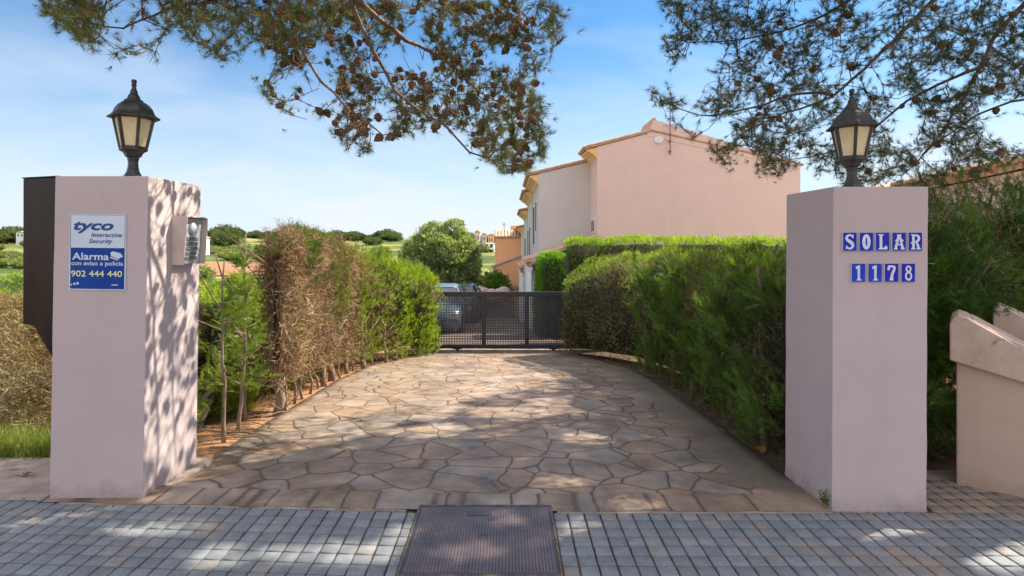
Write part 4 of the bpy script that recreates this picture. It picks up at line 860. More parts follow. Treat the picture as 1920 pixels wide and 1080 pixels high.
# far bushes and trees of the slope
fb = plant('field_bush', (-40, 75, tz(-40, 75)), 2.0, 1.9, 1500, FIN, (.25, .5), (.13, .17, .07), (.32, .35, .14), trunk=True, label='round green bush dotted on the distant red slope', cat='bush', group='distant bushes on the red slope')
PATCH = [(-60, -33, 80, 118), (-200, -160, 205, 240)]
for q, (xa, xb, ya, yb) in enumerate(PATCH):
    gx_, gy2 = np.meshgrid(np.linspace(xa, xb, 30), np.linspace(ya, yb, 30)); idx = (np.arange(29)[:, None]*30+np.arange(29)).ravel()
    npmesh('ploughed_soil', np.stack([gx_, gy2, terr(gx_, gy2)+.2], -1), 4, M['soil'], loops=np.stack([idx, idx+1, idx+31, idx+30], -1), smooth=True, kind='structure')
for i in range(150):
    y = random.uniform(35, 190); x = -y*random.uniform(.30, .98) if i % 5 else -y*random.uniform(.02, .25)
    if i < 8: x = -y*random.uniform(.46, .55)
    if any(a-2 < x < b+2 and c_-45 < y < d_+2 for a, b, c_, d_ in PATCH): continue
    c = copy_tree(fb); c.location = (x, y, tz(x, y)-.1); s = random.uniform(.35, .9)*(1+y/300); c.scale = (s*1.2, s, s*.9); c.rotation_euler = (0, 0, random.uniform(0, 6))
ft = plant('field_tree', (-112, 230, tz(-112, 230)), 7.5, 7.5, 5200, FIN, (.7, 1.3), (.06, .085, .045), (.16, .19, .085), k=14, th=1.0, label='large dark round tree on the distant slope right of the left pillar', cat='tree', group='dark trees along the far slope')  # leaf colour lightened: distance haze put into the colour
sp = [(-105, 215, .75, 3), (-122, 245, .8, 1), (-203, 235, .95, 2), (-196, 250, .8, 4), (-212, 240, .6, 1), (-68, 330, .7, 2), (-58, 250, .55, 3), (-92, 240, .5, 3), (-75, 240, .4, 2)]
sp += [(-y*random.uniform(.02, .95), y, random.uniform(.3, .95), random.uniform(0, 6)) for y in [random.uniform(260, 520) for _ in range(110)]]
sp += [(y*random.uniform(-.12, .06), y, random.uniform(.45, .8), random.uniform(0, 6)) for y in [random.uniform(330, 460) for _ in range(22)]]
for x, y, s, rz in sp:
    c = copy_tree(ft); c.location = (x, y, tz(x, y)-.5); c.scale = (s*1.1, s, s*random.uniform(.7, 1.0)); c.rotation_euler = (0, 0, rz); c['label'] = 'dark green tree along the far slope below the sky'
# dry mound of straw vine left of the pillar + grass
dm = empty('dry_bush', (-4.4, 5.0, tz(-4.4, 5.0)), label='straw coloured mound of dead vines left of the gate pillar behind the grass', cat='bush')
nn = 34000; t = rng.random(nn); x = -5.6+2.6*t; base = 1.22-.10*t; zz = rng.random(nn)**.8*base; y = .1+zz*.55+(vnoise(np.stack([x*2, zz*2, 0*x], -1))-.5)*.5+rng.random(nn)*.15
p = np.stack([x+4.4, y, zz], -1)
V1, C1 = scatter(TWG, p, rng.normal(size=(nn, 3))+[0, -.5, .2], rng.uniform(.06, .13, nn), mixc((.24, .17, .08), (.62, .50, .31), (vnoise(p*4)-.3)*1.8+rng.normal(0, .2, nn)), .2)
V2, C2 = scatter(FIN, p[:5000]+rng.normal(0, .03, (5000, 3)), rng.normal(size=(5000, 3)), rng.uniform(.03, .06, 5000), mixc((.30, .24, .11), (.45, .42, .16), rng.random(5000)), .2)
npmesh('dead_vines', np.concatenate([V1, V2]), 3, M['dry'], dm, np.concatenate([C1, C2]))
gy = np.linspace(0, 1, 12); V = []
for i in range(30):
    for j in range(12):
        xx = -5.9+3.1*i/29; zz = 1.18*j/11; V.append((xx+4.4, .30+zz*.55+.08*math.sin(xx*5+zz*7), zz-.05))
idx = (np.arange(29)[:, None]*12+np.arange(11)).ravel(); o = npmesh('inner_tangle', V, 4, M['core'], dm, loops=np.stack([idx, idx+12, idx+13, idx+1], -1), smooth=True); md = o.modifiers.new('t', 'SOLIDIFY'); md.thickness = .02
nn = 2600; x = rng.uniform(-5.6, -2.9, nn); y = rng.uniform(4.34, 4.95, nn); p = np.stack([x, y, prof(y)-.01], -1)
V1, C1 = scatter(GRS, p, np.tile([0, 0, 1.], (nn, 1))+rng.normal(0, .12, (nn, 3)), rng.uniform(.08, .22, nn), mixc((.06, .12, .025), (.26, .30, .08), rng.random(nn)), .2); npmesh('grass', V1, 3, M['leaf'], None, C1, kind='stuff', label='long green grass along the concrete left of the pillar')
nn = 16000; y = 4.4+rng.random(nn)**1.5*14; x = -2.75-rng.random(nn)*(1.5+y*.6); p = np.stack([x, y, np.array(terr(x, y))], -1); s = vnoise(p*1.3) > .38; p = p[s]
V1, C1 = scatter(GRS, p, np.tile([0, 0, 1.], (len(p), 1))+rng.normal(0, .15, (len(p), 3)), rng.uniform(.08, .28, len(p)), mixc((.13, .17, .03), (.42, .42, .10), vnoise(p*2)+rng.normal(0, .2, len(p))), .2); npmesh('undergrowth', V1, 3, M['leaf'], None, C1, kind='stuff', label='yellow green undergrowth covering the field left of the hedge')
# leaf litter on soil
nn = 2600; y = rng.uniform(4.4, 11, nn); e = np.where(rng.random(nn) < .45, 1, 0); xl = np.interp(y, [q[1] for q in LE], [q[0] for q in LE])-rng.random(nn)*.5-.01; xr = np.interp(y, [q[1] for q in RE], [q[0] for q in RE])+rng.random(nn)*.4+.01
p = np.stack([np.where(e, xr, xl), y, prof(y)-.004], -1); V1, C1 = scatter(TWG, p, rng.normal(size=(nn, 3))*[1, 1, .15], rng.uniform(.02, .07, nn), mixc((.12, .06, .03), (.45, .28, .15), rng.random(nn)), .2); npmesh('leaf_litter', V1, 3, M['dry'], None, C1, kind='stuff', label='dry twigs and leaf litter on the soil beside the driveway')
nn = 900; x = rng.uniform(-3.4, 3.4, nn); y = np.where(rng.random(nn) < .6, rng.uniform(2.4, 3.5, nn), rng.uniform(3.5, 7, nn)); s = (vnoise(np.stack([x*2.2, y*2.2, 0*x], -1)) > .48) & (x > np.interp(y, [q[1] for q in LE], [q[0] for q in LE])-1*(y < 3.5)) & (x < np.interp(y, [q[1] for q in RE], [q[0] for q in RE])+1*(y < 3.5)); p = np.stack([x, y, prof(y)+.009], -1)[s]
V1, C1 = scatter(TWG, p, rng.normal(size=(len(p), 3))*[1, 1, .05], rng.uniform(.012, .035, len(p)), mixc((.10, .06, .035), (.34, .22, .12), rng.random(len(p))), .2); V1[:, 2] = np.clip(V1[:, 2], np.array(prof(V1[:, 1]))+.004, np.array(prof(V1[:, 1]))+.013)
npmesh('needle_litter', V1, 3, M['dry'], None, C1, kind='stuff', label='dry pine needles and crumbs scattered over the paving')
# silvery-green tree beyond the gate
olv = empty('olive_tree', (-3.30, 30, float(prof(30))-.25), label='large pale silvery green tree behind the parked cars', cat='tree')
lb = [(0, 0, 3.0, 1.9, 1.5, 1.5), (-1.1, .2, 2.9, 1.1, 1.1, 1.2), (1.0, 0, 2.4, 1.0, 1.1, 1.5), (-.5, 0, 4.25, .75, .8, .65), (.55, 0, 4.45, .62, .6, .62), (-1.3, 0, 3.7, .6, .6, .5), (1.1, 0, 3.6, .55, .6, .6), (-.2, -.5, 1.9, 1.6, 1.2, 1.1), (1.3, -.2, 1.5, .8, .9, 1.0), (.1, -1., 3.4, .9, .6, .8), (-1., -.9, 2.4, .8, .6, .7), (.8, -1., 2.6, .7, .5, .8)]
V_, C_ = blob(lb, 30000, FIN, (.10, .19), (.15, .19, .075), (.42, .47, .25), nsc=3.2, shell=.5); npmesh('crown', V_, 3, M['leaf'], olv, C_)
mb = MB(); pts, rad = crooked((0, 0, -.1), (.1, 0, 2.6), .22, .12, 6, .05); mb.tube(pts, rad, 8)
for a in range(7): mb.tube([pts[3+a % 3], pts[4]+Vector((math.cos(a*2.3)*.7, math.sin(a*2.3)*.6, .4)), pts[5]+Vector((math.cos(a*2.3)*1.2, math.sin(a*2.3)*1., 1.0))], [.09, .06, .02], 6)
mb.build('trunk', M['bark'], olv, smooth=True)
b1 = plant('shrub', (-.95, 40, float(prof(40))), 1.7, 2.3, 5000, FIN, (.12, .22), (.06, .12, .02), (.18, .27, .04), label='dense green shrub between the silvery tree and the orange house', cat='shrub')
b2 = plant('shrub', (-1.75, 24, float(prof(24))), 1.1, 1.5, 5000, FIN, (.07, .14), (.09, .16, .02), (.26, .36, .05), label='light green shrub at the foot of the silvery tree', cat='shrub')

# shrubs behind the right pillar ----------------------------------------
rs = plant('shrub', (3.55, 5.0, -.10), .95, 2.25, 18000, SPR, (.06, .12), (.035, .085, .02), (.13, .22, .04), label='dense dark green shrub directly behind the right gate pillar', cat='shrub', group='evergreen shrubs behind the right pillar', tr=.05)
V_, C_ = blob(rnd_lobes(7, .9, 2.2), 2600, TWG, (.08, .2), (.14, .10, .06), (.36, .28, .17), seed=3); npmesh('dead_twigs', V_, 3, M['dry'], rs, C_)
for (x, y, s, sz2, rz, lb_) in ((4.9, 5.6, 1.05, 1.12, 1.3, 'tall evergreen shrub at the right edge of the photo above the low walls'), (3.75, 6.1, .7, .85, 2.6, 'dark evergreen shrub wedged between right pillar and low wall'), (4.3, 7.2, 1.2, 1.05, 4, 'evergreen shrub further back behind the low walls'), (6.6, 6.8, 1.3, 1.2, 5, 'evergreen shrub furthest right beyond the low walls')):
    c = copy_tree(rs); c.location = (x, y, float(prof(y))); c.scale = (s, s, sz2); c.rotation_euler = (0, 0, rz); c['label'] = lb_

# ------------------------------------------------------------------ houses
def tiles_roof(mb, x0, z0, x1, z1, y0, y1, sp=.21, r=.075):
    """half-round tile rows running down the slope from (x1,z1) to eave (x0,z0)"""
    n = max(1, int((y1-y0)/sp)); a = math.atan2(z1-z0, x1-x0)
    for i in range(n+1):
        y = y0+(y1-y0)*i/n; vs = []; K = 6
        for (x, z) in ((x0, z0), (x1, z1)):
            for k in range(K+1):
                q = math.pi*k/K; vs.append((x-math.sin(a)*math.sin(q)*r, y+math.cos(q)*r, z+math.cos(a)*math.sin(q)*r))
        mb.add(vs, [(k, k+1, K+2+k, K+1+k) for k in range(K)]+[tuple(range(K+1)), tuple(range(2*K+1, K, -1))])
def roof_slab(pts, y0, y1, th=.10):   # pts along slope profile
    mb = MB(); P0 = pts; n = len(P0)
    mb.prism(list(P0)+[(x, z-th) for x, z in reversed(P0)], y0, y1, 'y'); return mb
def row_house(xf, y0, y1, xb, ze, zr, xr, zbk, wallm, label, gnd, win=(), extra=None):
    r_ = empty('row_house', (xf, y0, gnd), label=label, cat='house', group='two storey row houses right of the lane')
    def L_(x, y, z): return (x-xf, y-y0, z-gnd)
    prof_ = [(xf, gnd-.5), (xf, ze), (xr, zr), (xb, zbk), (xb, gnd-.5)]
    MB().prism([(x-xf, z-gnd) for x, z in prof_], 0, y1-y0, 'y').build('wall', M[wallm], r_)
    rf = MB(); ov = .42; sl = (zr-ze)/(xr-xf)
    rp_ = [(xf-ov-xf, ze-ov*sl+.02-gnd), (xr-xf, zr+.02-gnd), (xb+.1-xf, zbk+.02-(0.1)*(zr-zbk)/(xb-xr)-gnd)]
    rf.prism(rp_+[(x, z+.055) for x, z in reversed(rp_)], -.04, y1-y0+.0, 'y')
    tiles_roof(rf, rp_[0][0]-.05, rp_[0][1]+.05, rp_[1][0], rp_[1][1]+.05, .02, y1-y0-.05)
    tiles_roof(rf, rp_[2][0], rp_[2][1]+.05, rp_[1][0], rp_[1][1]+.05, .02, .2)
    rf.build('roof', M['rooftile'], r_)
    cn = MB()
    for q in range(3):
        w_ = .36-.11*q; cn.prism([(-w_, ze-sl*w_-gnd-.004-.085*q), (-.002, ze-gnd-.004-.085*q*.6-.02), (-.002, ze-gnd-.21-.1*q), (-w_*.9, ze-sl*w_-gnd-.075-.085*q)], .0+.004*q, y1-y0-.004*q, 'y')
    cn.build('cornice', M['cornice'], r_)
    for (ya, yb, za, zb_, mm) in win:
        wf = MB().box(-.045, -.003, ya-y0, yb-y0, za-gnd, zb_-gnd).build('window', M['white'], r_, bevel=.004)
        MB().box(-.060, -.0455, ya-y0+.06, (ya+yb)/2-y0-.02, za-gnd+.06, zb_-gnd-.06).build('shutter', M[mm], wf); MB().box(-.060, -.0455, (ya+yb)/2-y0+.02, yb-y0-.06, za-gnd+.06, zb_-gnd-.06).build('shutter', M[mm], wf)
    return r_
u1 = row_house(3.13, 20.0, 21.6, 10.15, 4.92, 5.42, 5.05, 4.27, 'pinkwall', 'large house with tall blank pink gable wall, nearest of the row', -1.35, win=[(20.35, 21.1, 1.95, 2.45, 'brownshutter')])
# raised ridge cap parapet at the apex
MB().prism([(1.70, 6.62), (1.92, 7.20), (1.98, 7.20), (7.02, 5.66), (7.02, 5.50), (1.92, 6.60)], -.015, .12, 'y').build('gable_parapet', M['pinkwall'], u1)
MB().prism([(1.72, 6.80), (1.92, 7.26), (2.02, 7.26), (2.02, 7.205), (1.93, 7.205), (1.78, 6.80)], -.03, 1.5, 'y').build('parapet_tiles', M['rooftile'], u1)
m_ = MB().lathe([(.17, 0), (.17, .03), (.13, .05), (.01, .055)], 20); m_.xf(Matrix.Translation(((1235-CX)/F*20-3.13, -.0, EYE-(263-HY)/F*20+1.35)) @ Matrix.Rotation(R(90), 4, 'X') @ Matrix.Diagonal((1, .75, 1, 1))); m_.build('vent', M['white'], u1)
ax_, az_ = (1257-CX)/F*19.85-3.13, EYE-(290-HY)/F*19.85+1.35
mb = MB().tube([(ax_, -.12, az_), (ax_, -.12, az_+1.9)], .017, 6); mb.box(ax_-.03, ax_+.03, -.14, .0, az_+.10, az_+.14).box(ax_-.03, ax_+.03, -.14, .0, az_+.45, az_+.49)
for k in range(4): mb.tube([(ax_-.25+.03*k, -.12, az_+1.0+.24*k), (ax_+.25-.03*k, -.12, az_+1.0+.24*k)], .008, 5)
mb.build('antenna', M['iron'], u1)
u2 = row_house(1.20, 21.6, 26.4, 9.0, 4.18, 4.98, 4.6, 3.3, 'whitewall', 'second row house with grey cream side wall left of the pink gable', -1.6, win=[(22.4, 23.2, 2.0, 3.25, 'shutter'), (24.0, 25.2, 1.45, 3.15, 'shutter')])
u3 = row_house(1.17, 26.42, 32, 9.0, 3.98, 4.7, 4.6, 3.1, 'whitewall', 'third row house down the lane with low orange eave', -1.9, win=[(27.6, 28.8, .95, 2.4, 'shutter'), (30.0, 31.0, .9, 2.3, 'shutter')])
u4 = row_house(1.14, 32.02, 38, 9.0, 3.42, 4.1, 4.6, 2.5, 'whitewall', 'fourth row house down the lane', -2.3, win=[(33.5, 35, .3, 1.9, 'shutter')])
u5 = row_house(1.10, 38.02, 46, 9.0, 2.65, 3.3, 4.6, 1.9, 'whitewall', 'last and lowest row house down the lane', -2.6)
# porches
def porch(x0, x1, y0, y1, z0, z1, gnd, label):
    r_ = empty('porch', (x0, y0, gnd), label=label, cat='porch', group='white columned porches of the row houses')
    rf = MB().prism([(0, z0-gnd), (x1-x0, z1-gnd), (x1-x0, z1-gnd+.07), (0, z0-gnd+.07)], 0, y1-y0, 'y'); tiles_roof(rf, -.04, z0-gnd+.07, x1-x0, z1-gnd+.07, .06, y1-y0-.06, .2, .07); rf.build('roof', M['rooftile'], r_)
    MB().box(.05, .17, .02, y1-y0-.02, z0-gnd-.14, z0-gnd-.003).build('beam', M['brownshutter'], r_)
    nn = 4
    for k in range(nn):
        y = .05+(y1-y0-.3)*k/(nn-1)
        MB().lathe([(.10, -.3), (.10, .55), (.075, .60), (.065, 1.1), (.060, z0-gnd-.32), (.09, z0-gnd-.24), (.10, z0-gnd-.143)], 14, (.12, y+.1, 0)).build('column', M['white'], r_)
        m_ = MB(); m_.box(.09, .13, y+.2, min(y+.2+(y1-y0)/nn*.62, y1-y0), 0, .75); m_.build('balustrade', M['white'], r_)
    MB().box(.65, .72, 0, y1-y0, -.3, z0-gnd-.05).build('screen_wall', M['whitewall'], r_)
    return r_
porch(.66, 3.1, 19.3, 21.55, .93, 1.74, float(prof(20)), 'nearer white columned porch with tiled lean-to roof at the foot of the row houses')
porch(.52, 1.15, 23.0, 27.0, .55, .78, float(prof(25)), 'farther white columned porch of the row houses')
# orange house at the end of the lane
oh = empty('orange_house', (-.95, 44, -3.1), label='orange house with a row of roof tiles closing the end of the lane', cat='house')
gx, gy_, gzz = -.95, 44, -3.1
def ob_(x0, x1, y0, y1, z0, z1): return MB().box(x0-gx, x1-gx, y0-gy_, y1-gy_, z0-gzz, z1-gzz)
ob_(-.90, 2.2, 44, 52, -3.3, 2.0).build('wall', M['orangewall'], oh)
rf = MB()
for i in range(13):
    y0 = -.16; x = .02+i*.25; rf.add(*(lambda vs, fs: (vs, fs))([(x+.11*math.cos(math.pi*k/6)+.09, yy, (5.12 if yy < 0 else 5.6)+.11*math.sin(math.pi*k/6)) for yy in (y0, 1.4) for k in range(7)], [(k, k+1, 8+k, 7+k) for k in range(6)]+[tuple(range(7)), tuple(range(13, 6, -1))]))
rf.prism([(-.1, 5.06), (1.35, 5.5), (1.35, 5.58), (-.1, 5.14)], 0.0, 3.2, 'x'); rf.build('roof', M['rooftile'], oh)
ob_(.35, 2.2, 46, 50, 2.0, 2.95).build('upper_storey', M['orangewall'], oh)
MB().prism([(-1.05-gx, -3.3-gzz), (-1.05-gx, -.22-gzz), (2.2-gx, .98-gzz), (2.2-gx, -3.3-gzz)], -1.2, -.02, 'y').build('lean_to', M['orangewall'], oh)
MB().prism([(-1.15-gx, -.24-gzz), (2.2-gx, .99-gzz), (2.2-gx, 1.10-gzz), (-1.15-gx, -.13-gzz)], -1.3, -.01, 'y').build('lean_to_coping', M['coping'], oh)
mb = MB().tube([(.75, 1, 5.4), (.75, 1, 6.25)], .02, 5); mb.tube([(.6, 1, 6.1), (.9, 1, 6.1)], .015, 4).tube([(.66, 1, 6.2), (.84, 1, 6.2)], .015, 4).tube([(.75, .8, 6.0), (.75, 1.2, 6.0)], .015, 4); mb.build('antenna', M['iron'], oh)
# cane fence
cf = empty('cane_fence', (-2.0, 40, float(prof(40))), label='brown cane fence in front of the orange house', cat='fence')
mb = MB()
for i in range(150):
    x = i*.022; mb.box(x, x+.018, random.uniform(-.01, .01), .02, 0, 1.38+random.uniform(-.04, .04)-float(prof(40))*0)
for z in (.3, 1.1): mb.box(0, 3.3, .022, .035, z, z+.03)
mb.build('canes', M['bamboo'], cf)
cf.location.z = -2.75
for x in (0, .9, 1.8): MB().box(x, x+.06, .036, .09, -.1, 1.45).build('post', M['bamboo'], cf)
tag(MB().box(-2.1, 1.3, 39.3, 39.6, -3.0, -2.0).build('boundary_wall', M['orangewall'], bevel=.02), 'low orange boundary wall at the end of the lane', 'wall')
# pale rubble edging behind the gate
for i, (px, py, r) in enumerate(((905, 541, .34), (921, 543, .30), (936, 542, .28), (945, 538, .26), (898, 536, .22))):
    q = P(px, py, 26); m_ = MB()
    m_.lathe([(r*.5, -r*1.6), (r*1.15, -r*1.0), (r*1.2, -r*.3), (r*.8, r*.25), (r*.25, r*.45)], 9); m_.v = [(a*(1+random.uniform(-.12, .12)), b*(1+random.uniform(-.12, .12)), c*(1+random.uniform(-.1, .1))) for a, b, c in m_.v]
    m_.v = [(a+q.x, b+q.y, c+q.z-.1) for a, b, c in m_.v]
    tag(m_.build('boulder', M['coping'], smooth=False, bevel=.03), 'pale beige boulder in the row behind the gate', 'boulder', 'pale boulders beside the lane')
tag(MB().box(-1.6, .35, 26.3, 26.7, float(prof(26))-.1, -.95).build('retaining_wall', M['lowwall'], bevel=.02), 'low retaining wall behind the row of pale boulders', 'wall')
# white hotel far away
hz = empty('apartment_block', P(889, 497, 150), label='white apartment block with dark window openings on the far hillside', cat='building', group='pale buildings on the far hillside')
W_, H_ = 38/F*150, 40/F*150
MB().box(0, W_, 0, 8, -2, H_*.92).build('wall', M['white'], hz)
for k in range(3):
    MB().box(0, W_, -.9, -.01, H_*(.28*k+.17), H_*(.28*k+.17)+.35).build('balcony', M['white'], hz)
    for q in range(4): MB().box(W_*(.06+.24*q), W_*(.06+.24*q)+.75, -.03, -.004, H_*(.28*k+.24)+.10, H_*(.28*k+.24)+1.0).build('window', M['shutter'], hz)
MB().box(W_*.5, W_+1.5, 8.2, 14, -2, H_*1.05).build('rear_wing', M['whitewall'], hz)
def farhouse(px, py0, py1, wpx, d, m_, label, name='distant_house'):
    q = P(px, py1, d); r_ = empty(name, q, label=label, cat='house', group='pale buildings on the far hillside'); w_ = wpx/F*d; h_ = (py1-py0)/F*d
    MB().box(0, w_, 0, w_, -3, h_).build('wall', M[m_], r_); MB().prism([(-.3, h_+.01), (w_/2, h_*1.25), (w_+.3, h_+.01)], -.2, w_+.2, 'y').build('roof', M['rooftile'], r_)
    for k in range(2): MB().box(w_*(.2+.4*k), w_*(.35+.4*k), -.05, -.003, h_*.35, h_*.7).build('window', M['shutter'], r_)
farhouse(366, 446, 462, 18, 170, 'white', 'white distant house at the right edge of the left pillar on the slope')
farhouse(394, 478, 486, 16, 150, 'whitewall', 'small cream distant house low on the red slope')
farhouse(30, 436, 447, 16, 190, 'white', 'small white distant house left of the black box')
farhouse(890, 436, 456, 10, 210, 'pinkwall', 'pinkish distant house directly left above the apartment block')
farhouse(903, 440, 456, 9, 220, 'whitewall', 'cream distant house above the middle of the apartment block')
farhouse(915, 442, 458, 11, 215, 'orangewall', 'orange distant house right above the apartment block')
# house on the right behind the shrubs
rh = empty('side_house', (7.6, 14, -.9), label='pale house with orange tiled roof half hidden by pine and shrubs at the right edge', cat='house')
q0 = P(1752, 352, 12); q1 = P(1925, 312, 12)
MB().prism([(8.95-7.6, 0-.3), (8.95-7.6, 3.62), (16-7.6, 5.1), (16-7.6, -.3)], -1.9, 1.2, 'y').build('wall', M['whitewall'], rh)
rf = MB().prism([(8.55-7.6, 3.60), (16-7.6, 5.18), (16-7.6, 5.34), (8.55-7.6, 3.76)], -2.3, 1.4, 'y'); 
for i in range(34):
    x = .98+i*.22; z = 3.75+(x-.95)*.212; rf.add([(x+.1*math.cos(math.pi*k/6), yy, z+.1*math.sin(math.pi*k/6)) for yy in (-2.42, -1.2) for k in range(7)], [(k, k+1, 8+k, 7+k) for k in range(6)]+[tuple(range(7)), tuple(range(13, 6, -1))])
rf.build('roof', M['rooftile'], rh)
wf = MB().box(3.2, 4.2, -1.96, -1.905, 1.6, 2.7).build('window', M['white'], rh); MB().box(3.3, 4.1, -1.975, -1.962, 1.7, 2.6).build('pane', M['carglass'], wf)

# ------------------------------------------------------------------ cars
def car(loc, rz, paint, label):
    r_ = empty('parked_car', loc, rz, label=label, cat='car', group='cars parked behind the gate')
    # long axis y: front at -y ; sections (y, zlow, zbelt)
    secs = [(-2.1, .42, .62, .70), (-2.02, .26, .78, .80), (-1.6, .22, .90, .84), (-1.0, .22, .98, .86), (0, .22, 1.0, .87), (1.0, .22, 1.0, .87), (1.7, .24, 1.0, .85), (2.0, .28, .92, .80), (2.1, .42, .80, .72)]
    mb = MB(); vs = []; nS = 10
    for (y, zl, zb, hw) in secs:
        for (a, b) in ((-.85, 0), (-1, .15), (-1, .75), (-.93, 1), (-.5, 1.03), (.5, 1.03), (.93, 1), (1, .75), (1, .15), (.85, 0)): vs.append((a*hw, y, zl+(zb-zl)*b))
    fs = [(i*nS+k, (i+1)*nS+k, (i+1)*nS+(k+1) % nS, i*nS+(k+1) % nS) for i in range(len(secs)-1) for k in range(nS)]+[tuple(range(nS)), tuple(range(len(secs)*nS-1, (len(secs)-1)*nS-1, -1))]
    mb.add(vs, fs).build('body', M[paint], r_, smooth=True)
    cab = [(-1.05, .98, .78), (-.35, 1.40, .62), (.0, 1.45, .61), (.9, 1.45, .60), (1.35, 1.36, .60), (1.85, 1.0, .74)]
    vs = []
    for (y, z, hw) in cab: vs += [(-hw-.0, y, z), (hw+.0, y, z)]
    lowr = [(-.80, -1.05, .97), (.80, -1.05, .97), (-.80, 1.85, .97), (.80, 1.85, .97)]
    g = MB(); n = len(cab)
    for sgn in (-1, 1):
        pts = [(sgn*.80, -1.05, .97)]+[(sgn*c[2], c[0], c[1]-.03) for c in cab[1:-1]]+[(sgn*.80, 1.85, .97)]
        g.add(pts, [tuple(range(len(pts)))])
    for i in range(n-1):
        if cab[i][1] < 1.35 or cab[i+1][1] < 1.3: a, b = cab[i], cab[i+1]; wa = .80 if a[1] < 1.1 else a[2]; wb = .78 if b[1] < 1.1 else b[2]; g.add([(-wa, a[0], a[1]-.01), (wa, a[0], a[1]-.01), (wb, b[0], b[1]-.01), (-wb, b[0], b[1]-.01)], [(0, 1, 2, 3)])
    g.build('windows', M['carglass'], r_)
    rf = MB(); vs = []
    for (y, z, hw) in cab[1:5]: vs += [(-hw-.02, y, z-.05), (-hw*.8, y, z+.01), (hw*.8, y, z+.01), (hw+.02, y, z-.05)]
    rf.add(vs, [(i*4+k, (i+1)*4+k, (i+1)*4+k+1, i*4+k+1) for i in range(3) for k in range(3)])
    for sgn in (-1, 1):
        for (a, b) in (((.81, -1.07, .97), (.63, -.36, 1.38)), ((.62, .3, 1.42), (.81, .35, .97)), ((.61, 1.33, 1.35), (.81, 1.86, .97))): rf.tube([(sgn*a[0], a[1], a[2]), (sgn*b[0], b[1], b[2])], .035, 6)
    rf.build('roof', M[paint], r_)
    for (x, y) in ((-.78, -1.3), (.78, -1.3), (-.78, 1.3), (.78, 1.3)):
        m_ = MB().lathe([(.20, -.11), (.30, -.11), (.325, -.08), (.325, .08), (.30, .11), (.20, .11)], 24); m_.xf(Matrix.Translation((x, y, .325)) @ Matrix.Rotation(R(90), 4, 'Y')); wh = m_.build('wheel', M['tyre'], r_, smooth=True)
        m_ = MB().lathe([(.19, -.10), (.20, .112), (.03, .118)], 10); m_.xf(Matrix.Translation((x, y, .325)) @ Matrix.Rotation(R(90 if x > 0 else -90), 4, 'Y')); m_.build('rim', M['chrome'], wh)
    for sgn in (-1, 1):
        MB().box(sgn*.60-.15, sgn*.60+.15, -2.12, -1.98, .62, .76).build('headlight', M['dome'], r_, bevel=.03); MB().box(sgn*.66-.11, sgn*.66+.11, 2.0, 2.115, .66, .86).build('tail_light', M['red'], r_, bevel=.02)
        MB().box(sgn*.96-.08, sgn*.96+.08, -.82, -.70, .98, 1.10).build('wing_mirror', M[paint], r_, bevel=.02)
    MB().box(-.42, .42, -2.13, -2.0, .40, .56).build('grille', M['button'], r_, bevel=.01)
    return r_
car((-2.22, 18.9, float(prof(18.9))+.01), R(1), 'carsilver', 'silver blue car parked just behind the gate beside the left hedge')
car((-2.0, 23.8, float(prof(23.4))+.01), R(-2), 'cardark', 'dark car parked behind the silver blue car')

# ------------------------------------------------------------------ pines
def inpoly(px, py, poly):
    c = np.zeros(len(px), bool); n = len(poly)
    for i in range(n):
        x0, y0 = poly[i]; x1, y1 = poly[(i+1) % n]
        s = ((y0 > py) != (y1 > py)); c ^= s & (px < (x1-x0)*(py-y0)/((y1-y0)+1e-9)+x0)
    return c
def grow(limbs, targets, root_i=0):
    pos = []; par = []; lim = []
    for li, (pts, r0, r1) in enumerate(limbs):
        pts = [np.array(p, float) for p in pts]; sm = []
        for i in range(len(pts)-1):
            k = max(2, int(np.linalg.norm(pts[i+1]-pts[i])/.12)); pr = pts[max(0, i-1)]; nx2 = pts[min(len(pts)-1, i+2)]
            for j in range(k):
                u = j/k; a, b = pts[i], pts[i+1]
                sm.append(.5*((2*a)+(-pr+b)*u+(2*pr-5*a+4*b-nx2)*u*u+(-pr+3*a-3*b+nx2)*u**3))
        sm.append(pts[-1])
        if pos: d = np.linalg.norm(np.array(pos)-sm[0], axis=1); prev = int(np.argmin(d))
        else: prev = -1
        for q, s in enumerate(sm):
            pos.append(s+rng.normal(0, .006, 3)); par.append(prev); lim.append((r0+(r1-r0)*q/len(sm))*(.75 if li else 1)); prev = len(pos)-1
    nmax = len(pos)+len(targets)*9; A = np.zeros((nmax, 3)); A[:len(pos)] = pos; n = len(pos); par = par+[0]*(nmax-n); lim = np.array(lim+[0]*(nmax-n))
    d0 = np.array([np.min(np.linalg.norm(A[:n]-t, axis=1)) for t in targets]); tip = []; tdir = []
    for ti in np.argsort(d0):
        t = targets[ti]; d = np.linalg.norm(A[:n]-t, axis=1); j = int(np.argmin(d)); dist = d[j]
        k = int(min(8, max(1, dist/.12))); a = A[j].copy(); pd = a-A[par[j]] if par[j] >= 0 else np.array([0, 0, 1.]); pd /= np.linalg.norm(pd)+1e-9
        c = a+(pd*.35*dist)+np.array([0, 0, -.05*dist]); prev = j
        for q in range(1, k+1):
            u = q/k; s = (1-u)**2*a+2*u*(1-u)*c+u*u*t+rng.normal(0, .008, 3)*(q < k); A[n] = s; par[n] = prev; prev = n; n += 1
        tip.append(prev); dd = A[prev]-A[par[prev]]; tdir.append(dd/(np.linalg.norm(dd)+1e-9))
    par = np.array(par[:n]); A = A[:n]; cnt = np.ones(n)
    for i in range(n-1, 0, -1):
        if par[i] >= 0: cnt[par[i]] += cnt[i]*.6
    rad = np.maximum(.0020*cnt**.40, lim[:n]); return A, par, rad, np.array(tip), np.array(tdir)
